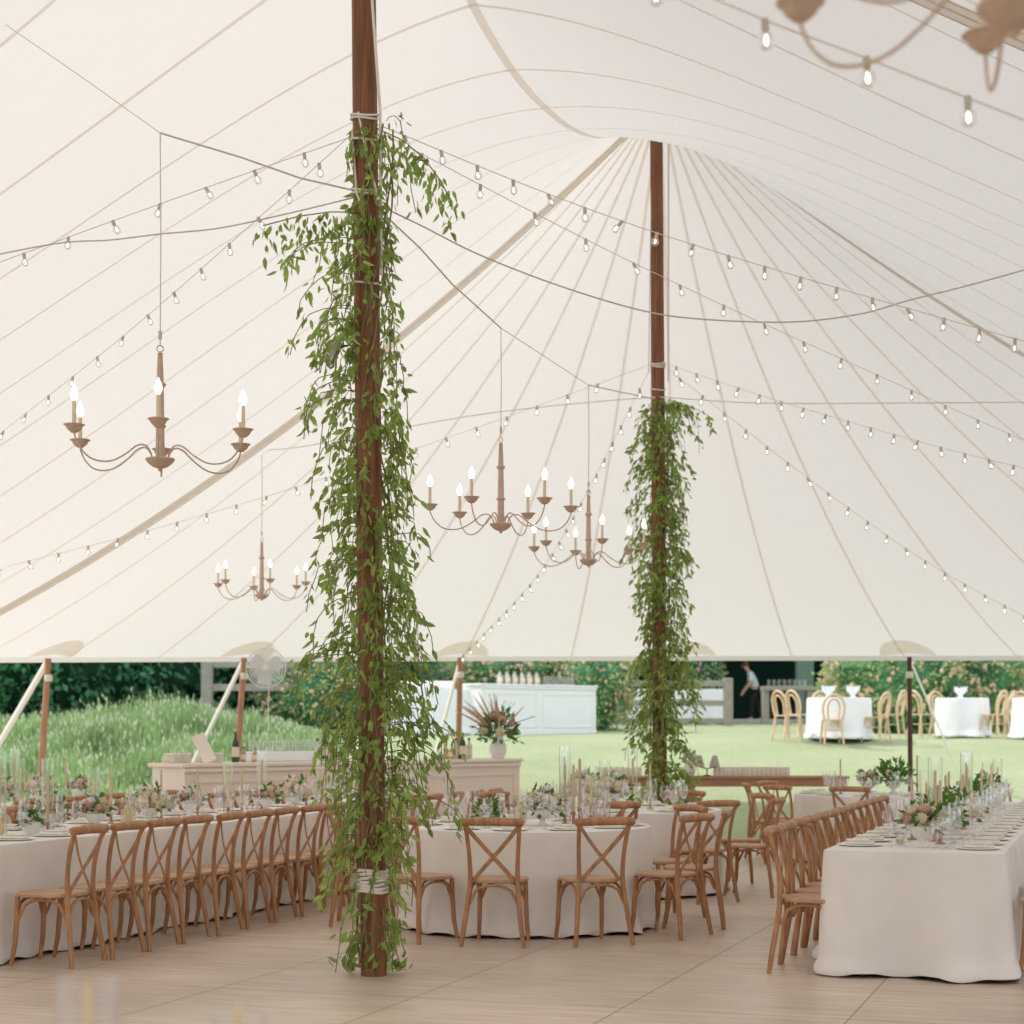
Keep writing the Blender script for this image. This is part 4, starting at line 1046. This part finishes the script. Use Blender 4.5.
for x, D, fx, fy, l in [(787, 33.9, .8, .5, 'at the far left of the left lawn table'), (800, 34.9, .8, .5, 'behind its left neighbour at the left lawn table'), (832, 33.4, 0, 1, 'in front of the left lawn table, back to camera'), (826, 35.3, .3, -1, 'behind the left lawn table'), (876, 33.7, -.7, .6, 'right of the left lawn table'), (892, 34.8, -.8, .5, 'right of and behind the left lawn table')]:
    lchair(x, D, fx, fy, l)
XB, ZB = lawn_table(962, 36.0, .52, 'white cloth of the right lawn table', 32)
for x, D, fx, fy, l in [(921, 35.4, .8, .5, 'at the far left of the right lawn table'), (943, 37.0, .5, -.9, 'behind the left side of the right lawn table'), (993, 35.4, -.7, .6, 'just right of the right lawn table'), (1003, 36.4, -.7, .5, 'second on the right of the right lawn table'), (1016, 37.2, -.6, -.8, 'third on the right of the right lawn table')]:
    lchair(x, D, fx, fy, l)
XC, ZC = lawn_table(1045, 34.6, .6, 'white cloth of the lawn table cut by the right edge', 33)
def bow(X, D, z, lab):   # tied white napkins standing on the lawn tables
    b = MB(); rr = random.Random(int(X * 100))
    for k in range(7):
        a = k * .9; d = Vector((math.cos(a) * .6, math.sin(a) * .6, 1)).normalized(); s = d.orthogonal().normalized() * .05
        p = Vector((0, 0, .01)); b.add([p, p + d * .18 + s, p + d * .27, p + d * .18 - s], [(0, 1, 2, 3)]); b.add([p, p + d * .18 + d.cross(s), p + d * .24, p + d * .18 - d.cross(s)], [(0, 1, 2, 3)])
    b.lathe([(.001, 0), (.05, 0), (.03, .07), (.001, .08)], 10); o = b.build('tied_napkin', M['whitecloth']); o.location = (X, D, z); tag(o, lab, 'napkin', 'white tied napkins on lawn tables')
for dx, l in ((-.22, 'white fanned napkin, left one on the left lawn table'), (.25, 'white fanned napkin, right one on the left lawn table')): bow(XA + dx, 34.1, ZA + TZ - .009, l)
bow(XB - .05, 35.9, ZB + TZ - .009, 'white fanned napkin on the right lawn table')

# white bar on the lawn ---------------------------------------------------------
za = ground(0, 40)
bx = lambda x, D: (x - CX) / F * D
bar('white_bar', (bx(481, 38.3), 38.3, ground(0, 38.3) - .03), (bx(596, 40.4), 40.4, ground(0, 38.3) - .03), .75, 1.12, 'whitebar', 'white panelled bar standing on the lawn in front of the rose shrub', 2)
wd = (Vector((bx(596, 40.4), 40.4, 0)) - Vector((bx(481, 38.3), 38.3, 0))).normalized(); wn = Vector((-wd.y, wd.x, 0)); wz = ground(0, 38.3) - .03 + 1.126
def onw(t, s): p = Vector((bx(481, 38.3), 38.3, 0)) + wd * t + wn * s; return (p.x, p.y, wz)
for k in range(12):
    pr = [bt_c, bt_a, bt_c, bt_a][k % 4]
    place(pr, onw(.75 + k * .105, .3 + .08 * (k % 2)), 0, f'bottle on the white lawn bar, {ORD[k]} from the left', 'bottles on the white lawn bar', 1.15)
for k in range(10):
    place(tumb, onw(2.05 + k * .09, .3), 0, f'tumbler on the right end of the white lawn bar, {ORD[k]} from the left', 'tumblers on the white lawn bar', 1.5)
# cloth-covered buffet left of it, and behind the right fence
def buffet(x0, x1, D, h, lab, seed, dz=0):
    A = bx(x0, D); B = bx(x1, D); z = ground(0, D) - .02 + dz
    cl = cloth('tablecloth', rect_perim(B - A, .8, 200), h, seed, M['whitecloth'], amp=.025, flare=.05, pool=.02, freq=6); cl.location = ((A + B) / 2, D, z); tag(cl, lab, 'tablecloth', 'white buffet cloths on the lawn')
    return z
zb = buffet(392, 470, 39.0, .98, 'white cloth-draped buffet left of the white lawn bar', 41)
for k in range(5):
    b = MB(); b.box((0, 0, .09), (.3, .25, .18), bev=.03); o = b.build('serving_dish', M['plate']); o.location = (bx(400 + k * 12, 39), 39.0, zb + .985); tag(o, f'white covered serving dish, {ORD[k]} from the left on the draped buffet', 'dish', 'serving dishes on the buffet')
buffet(612, 724, 48.0, .95, 'pale cloth-draped table behind the rail fence right of the vine', 42)

# fences --------------------------------------------------------------------------
def fence(x0, x1, D, zs, posts, lab, dz=0, D2=None):
    D2 = D2 or D; A = Vector((bx(x0, D), D, 0)); B = Vector((bx(x1, D2), D2, 0)); z = ground(0, D) + dz
    o = empty('rail_fence', (A.x, A.y, z)); d = B - A; rz = math.atan2(d.y, d.x); L = d.length; o.rotation_euler = (0, 0, rz)
    for h in zs:
        b = MB(); b.box((L / 2, 0, h), (L + .1, .06, .15), bev=.01); b.build('rail', M['fence'], o, smooth=False)
    for t in posts:
        b = MB(); b.box((L * t, .02, (max(zs) + .12) / 2), (.24, .2, max(zs) + .16), bev=.015); b.build('post', M['fence'], o, smooth=False)
    tag(o, lab, 'fence')
fence(608, 728, 46.2, (.12, .58, 1.08), (0, 1), 'weathered wooden rail fence just right of the farther tent pole')
fence(207, 300, 38.5, (.95, 1.45), (0,), 'weathered wooden rail fence at left behind the meadow', 0.05)
fence(398, 480, 44.0, (.75, 1.3), (0, 1), 'weathered rail fence behind the draped buffet')
fence(845, 905, 47.5, (.6, 1.2), (0, 1), 'weathered rail fence between the dark shed and the rose shrub')
fence(985, 1060, 46.0, (.6, 1.25), (0, 1), 'weathered rail fence at the right edge behind the lawn tables')

# dark shed with person -------------------------------------------------------------
sz = ground(0, 51)
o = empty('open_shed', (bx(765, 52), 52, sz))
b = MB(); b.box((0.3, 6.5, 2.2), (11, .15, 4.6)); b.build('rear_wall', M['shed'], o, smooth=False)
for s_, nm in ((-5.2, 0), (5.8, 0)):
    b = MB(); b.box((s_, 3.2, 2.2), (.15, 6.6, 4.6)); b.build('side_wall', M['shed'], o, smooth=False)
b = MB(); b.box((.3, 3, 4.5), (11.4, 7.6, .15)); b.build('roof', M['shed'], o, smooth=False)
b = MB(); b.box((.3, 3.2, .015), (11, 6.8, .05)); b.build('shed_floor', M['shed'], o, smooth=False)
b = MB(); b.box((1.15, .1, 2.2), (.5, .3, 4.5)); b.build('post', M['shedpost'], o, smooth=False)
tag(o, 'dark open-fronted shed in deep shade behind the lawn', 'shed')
b = MB(); b.box((bx(765, 51.4), 51.4, sz + .02), (11.5, .3, .16), bev=.02); o = b.build('kerb', M['stone'], smooth=False); tag(o, 'low grey stone kerb in front of the dark shed', 'kerb')
# rustic table with jars in front of the shed
tx = bx(787, 49.5); tz = ground(0, 49.5) - .01
o = empty('side_table', (tx, 49.5, tz)); b = MB(); b.box((0, 0, .97), (1.4, .6, .12), bev=.01); b.build('tabletop', M['fence'], o, smooth=False)
for s_ in (-.6, .6):
    b = MB(); b.box((s_, 0, .46), (.16, .45, .92)); b.build('leg', M['fence'], o, smooth=False)
tag(o, 'grey weathered side table standing at the mouth of the dark shed', 'table')
for k in range(8):
    place(tumb, (tx - .5 + k * .14, 49.45, tz + 1.032), 0, f'glass jar on the grey side table by the shed, {ORD[k]} from the left', 'glass jars on the grey side table', 1.4)

def person(loc, rz):
    o = empty('person', loc, rz)
    def skin(name, verts, edges, rad, mt, lv=2):
        me = bpy.data.meshes.new(name); me.from_pydata([Vector(v) for v in verts], edges, []); ob = bpy.data.objects.new(name, me); COL.objects.link(ob)
        md = ob.modifiers.new('s', 'SKIN'); md.use_smooth_shade = True
        for i, r in enumerate(rad): me.skin_vertices[0].data[i].radius = (r, r) if not isinstance(r, tuple) else r
        me.skin_vertices[0].data[0].use_root = True
        sd = ob.modifiers.new('d', 'SUBSURF'); sd.levels = lv; sd.render_levels = lv
        dg = bpy.context.evaluated_depsgraph_get(); m2 = bpy.data.meshes.new_from_object(ob.evaluated_get(dg)); bpy.data.objects.remove(ob)
        m2.materials.clear(); m2.materials.append(mt)
        for p in m2.polygons: p.use_smooth = True; p.material_index = 0
        ob = bpy.data.objects.new(name, m2); COL.objects.link(ob); ob.parent = o; return ob
    # local: faces -X, bending forward, arms down in front
    pel, wst, chs, nck, hd0, hd = (0, 0, .92), (-.02, 0, 1.06), (-.10, 0, 1.30), (-.20, 0, 1.47), (-.25, 0, 1.55), (-.29, 0, 1.64)
    V_ = [pel, wst, chs, nck, hd0, hd]; E = [(0, 1), (1, 2), (2, 3), (3, 4), (4, 5)]; Rd = [.12, .12, .14, .05, .075, .085]
    for s_ in (-1, 1):
        b0 = len(V_); st = .16 * s_
        V_ += [(-.12, .17 * s_, 1.38), (-.15, .22 * s_, 1.12), (-.30, .19 * s_, .92), (-.36, .16 * s_, .84)]; Rd += [.055, .045, .034, .028]
        E += [(2, b0), (b0, b0 + 1), (b0 + 1, b0 + 2), (b0 + 2, b0 + 3)]
        for j in range(5):
            y = (.16 + (j - 2) * .019) * s_; V_ += [(-.38 - .01 * (2 - abs(j - 2)), y, .78), (-.39, y, .735 + abs(j - 2) * .008)]; Rd += [.009, .007]
            E += [(b0 + 3, len(V_) - 2), (len(V_) - 2, len(V_) - 1)]
        l0 = len(V_); V_ += [(0, .09 * s_, .86), (-.04 + st * .5, .10 * s_, .48), (.05 + st, .10 * s_, .09), (-.08 + st, .10 * s_, .03)]; Rd += [.09, .06, .042, .035]
        E += [(0, l0), (l0, l0 + 1), (l0 + 1, l0 + 2), (l0 + 2, l0 + 3)]
    skin('body', V_, E, Rd, M['skin'])
    sv = [(0, 0, .94), wst, chs, (-.18, 0, 1.43)]; se = [(0, 1), (1, 2), (2, 3)]; sr = [.145, .145, .165, .075]
    for s_ in (-1, 1):
        b0 = len(sv); sv += [(-.12, .18 * s_, 1.38), (-.148, .218 * s_, 1.14)]; sr += [.072, .064]; se += [(2, b0), (b0, b0 + 1)]
    skin('shirt', sv, se, sr, M['shirt'])
    tv = [(0, 0, .92)]; te = []; tr = [.148]
    for s_ in (-1, 1):
        st = .16 * s_; b0 = len(tv); tv += [(0, .09 * s_, .84), (-.04 + st * .5, .10 * s_, .48), (.05 + st, .10 * s_, .1)]; tr += [.11, .08, .062]; te += [(0, b0), (b0, b0 + 1), (b0 + 1, b0 + 2)]
    skin('trousers', tv, te, tr, M['trousers'])
    b = MB(); b.ball((-.265, 0, 1.665), .096, 14, 10); b.build('hair', M['hair'], o)
    b = MB()
    for s_ in (-1, 1): b.ball((-.372, .032 * s_, 1.635), .010, 8, 6)
    b.build('eyes', M['black'], o)
    b = MB(); b.ball((-.382, 0, 1.61), .016, 8, 6, sz=1.5); b.build('nose', M['skin'], o)
    b = MB(); b.tube([(-.365, -.022, 1.575), (-.372, 0, 1.572), (-.365, .022, 1.575)], .005, 6); b.build('mouth', M['blush'], o)
    tag(o, 'person in a pale shirt and dark trousers bending forward before the dark shed', 'person')
person((bx(755, 52.6), 52.6, sz + .045), 0)

# ------------------------------------------------------------------ shrubs, trees, meadow
def make_bush(name, cat, seed, r, h, n, lsz, m, inner, blooms=None, nb=0, trunk=False):
    rr = random.Random(seed); o = empty(name); tag(o, 'x', cat); b = MB()
    def surf(a, e):
        d = Vector((math.cos(a) * math.cos(e), math.sin(a) * math.cos(e), math.sin(e)))
        k = 1 + .28 * noise.noise(d * 2.1 + Vector((seed, 0, 0))) + .14 * noise.noise(d * 5 + Vector((0, seed, 0)))
        return Vector((d.x * r * k, d.y * r * k, h * .5 + d.z * h * .5 * k)), d
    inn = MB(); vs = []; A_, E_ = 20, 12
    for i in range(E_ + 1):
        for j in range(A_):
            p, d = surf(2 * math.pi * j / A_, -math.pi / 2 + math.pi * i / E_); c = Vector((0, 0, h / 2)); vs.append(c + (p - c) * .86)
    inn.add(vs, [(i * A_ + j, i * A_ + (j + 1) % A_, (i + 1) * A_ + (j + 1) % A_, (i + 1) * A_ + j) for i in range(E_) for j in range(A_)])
    for i in range(n):
        a = rr.uniform(0, 6.283); e = math.asin(rr.uniform(-.95, 1)); p, d = surf(a, e); c = Vector((0, 0, h / 2))
        p = c + (p - c) * rr.uniform(.82, 1.06)
        b.leaf(p, d + Vector((rr.gauss(0, .8), rr.gauss(0, .8), rr.gauss(-.3, .6))), Vector((rr.gauss(0, 1), rr.gauss(0, 1), rr.gauss(.5, 1))), lsz * rr.uniform(.6, 1.3), lsz * .6)
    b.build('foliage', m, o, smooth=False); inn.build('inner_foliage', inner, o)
    if trunk: t = MB(); t.tube([(0, 0, -.2), (0, 0, h * .6)], [.16, .08], 8); t.build('trunk', M['trunk'], o)
    if blooms:
        q = MB()
        for i in range(nb):
            a = rr.uniform(0, 6.283); e = math.asin(rr.uniform(-.6, 1)); p, d = surf(a, e); q.ball(p * 1.0 + d * .03, lsz * rr.uniform(.18, .42), 7, 4)
        q.build('blossoms', blooms, o)
    return o
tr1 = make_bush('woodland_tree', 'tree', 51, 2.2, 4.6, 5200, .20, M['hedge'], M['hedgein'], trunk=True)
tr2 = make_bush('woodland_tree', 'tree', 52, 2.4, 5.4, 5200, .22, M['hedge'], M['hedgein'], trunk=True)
wl = [(-20, 44.5), (-60, 41), (15, 42.5), (70, 41), (120, 44), (170, 42), (225, 45), (280, 43.5), (330, 42.5)]
for k, (x, D) in enumerate(wl):
    place([tr1, tr2][k % 2], (bx(x, D), D, ground(0, D) - .4), R.uniform(0, 6), f'dark green leafy tree behind the meadow, {ORD[k]} from the left', 'woodland trees behind the meadow', R.uniform(.9, 1.15))
for k in range(11):
    x = 345 + k * 88; D = 62 + R.uniform(-2, 3)
    place([tr1, tr2][k % 2], (bx(x, D), D, ground(0, D) - .4), R.uniform(0, 6), f'dark tree in the distant row behind the lawn, {ORD[k]} from the left', 'distant trees behind the lawn', R.uniform(1.25, 1.45))
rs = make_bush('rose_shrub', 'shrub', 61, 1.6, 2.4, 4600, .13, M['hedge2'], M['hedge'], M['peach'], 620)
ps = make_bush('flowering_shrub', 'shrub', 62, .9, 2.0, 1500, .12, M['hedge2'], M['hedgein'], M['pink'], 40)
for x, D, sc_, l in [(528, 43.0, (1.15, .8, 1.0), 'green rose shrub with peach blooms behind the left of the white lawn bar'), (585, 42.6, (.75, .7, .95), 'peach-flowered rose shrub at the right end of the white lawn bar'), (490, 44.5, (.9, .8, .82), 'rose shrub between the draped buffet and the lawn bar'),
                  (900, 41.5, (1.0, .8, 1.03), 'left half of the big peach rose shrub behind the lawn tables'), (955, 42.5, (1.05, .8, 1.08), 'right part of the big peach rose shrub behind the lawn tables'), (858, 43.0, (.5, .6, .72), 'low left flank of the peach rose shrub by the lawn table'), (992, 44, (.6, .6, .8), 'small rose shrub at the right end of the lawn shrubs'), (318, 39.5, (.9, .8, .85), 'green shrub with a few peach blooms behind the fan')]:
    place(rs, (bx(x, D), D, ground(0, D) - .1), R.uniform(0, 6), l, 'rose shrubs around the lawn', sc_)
place(ps, (bx(703, 49), 49, ground(0, 49)), 0, 'shrub with bright pink blooms behind the rail fence by the shed', None, (.62, .8, 1.4))
# meadow: blades nobody could count
b = MB(); rr = random.Random(77); sd = MB()
for i in range(34000):
    x = rr.uniform(-60, 345); D = rr.uniform(26.3, 37) if rr.random() < .75 else rr.uniform(37, 41)
    X = bx(x, D); z = ground(X, D) - .03; edge = 1 - max(0, (x - 250) / 120)
    hh = (rr.uniform(.18, .50) + .25 * noise.noise(Vector((X * .6, D * .6, 3)))) * max(.3, edge)
    hh *= min(1.0, .35 + (D - 26) / 9) * (1 + .5 * math.exp(-((x - 165) / 70) ** 2) + .5 * noise.noise(Vector((X * 1.6, D * 1.2, 9))))
    a = rr.uniform(0, 3.14); w = rr.uniform(.010, .028); s = Vector((math.cos(a) * w, math.sin(a) * w, 0)); ln = Vector((rr.gauss(0, .12), rr.gauss(0, .12), 0)) * hh
    p = Vector((X, D, z)); m1 = p + Vector((0, 0, hh * .55)) + ln * .4; t = p + Vector((0, 0, hh)) + ln * 1.6
    b.add([p - s, p + s, m1 + s * .8, m1 - s * .8, t], [(0, 1, 2, 3), (3, 2, 4)])
    if i % 5 == 0:
        q = t; sd.leaf(q - Vector((0, 0, .10)), Vector((rr.gauss(0, .2), rr.gauss(0, .2), 1)), Vector((rr.gauss(0, 1), -1, 0)), .11, .035)
o = empty('meadow_grass', (0, 0, 0)); b.build('grass_blades', M['meadow'], o, smooth=False)['kind'] = 'stuff'; sd.build('seed_heads', M['seedhead'], o, smooth=False)['kind'] = 'stuff'
tag(o, 'tall pale green meadow grass at left beyond the tent', 'grass', kind='stuff')

# ------------------------------------------------------------------ light, camera
w = bpy.data.worlds.new('sky'); sc.world = w; w.use_nodes = True
nt = w.node_tree; bg = nt.nodes['Background']
bg.inputs[0].default_value = (.85, .91, 1.0, 1); bg.inputs[1].default_value = 1.45
sd_ = bpy.data.lights.new('sun', 'SUN'); sd_.energy = 3.2; sd_.angle = math.radians(3); sd_.color = (1, .95, .86)
so = bpy.data.objects.new('sun', sd_); COL.objects.link(so)
dirv = Vector((-.80, .35, .88)).normalized()       # towards the sun: from the left, a little beyond the tent
so.rotation_euler = dirv.to_track_quat('Z', 'Y').to_euler()
cd = bpy.data.cameras.new('camera'); cam = bpy.data.objects.new('camera', cd); COL.objects.link(cam)
cam.location = (0, 0, H); cam.rotation_euler = (math.pi / 2, 0, 0)
cd.sensor_width = 36; cd.lens = F / 1024 * 36; cd.shift_y = (HY - 512) / 1024; cd.clip_end = 500
cd.dof.use_dof = True; cd.dof.focus_distance = 12.5; cd.dof.aperture_fstop = 2.4
sc.camera = cam
vs_ = sc.view_settings; vs_.view_transform = 'Standard'; vs_.look = 'None'; vs_.exposure = 0.0; vs_.gamma = 1; vs_.use_curve_mapping = False
sc.cycles.use_denoising = True; sc.cycles.max_bounces = 10; sc.cycles.diffuse_bounces = 5; sc.cycles.transparent_max_bounces = 24
sc.cycles.sample_clamp_indirect = 6
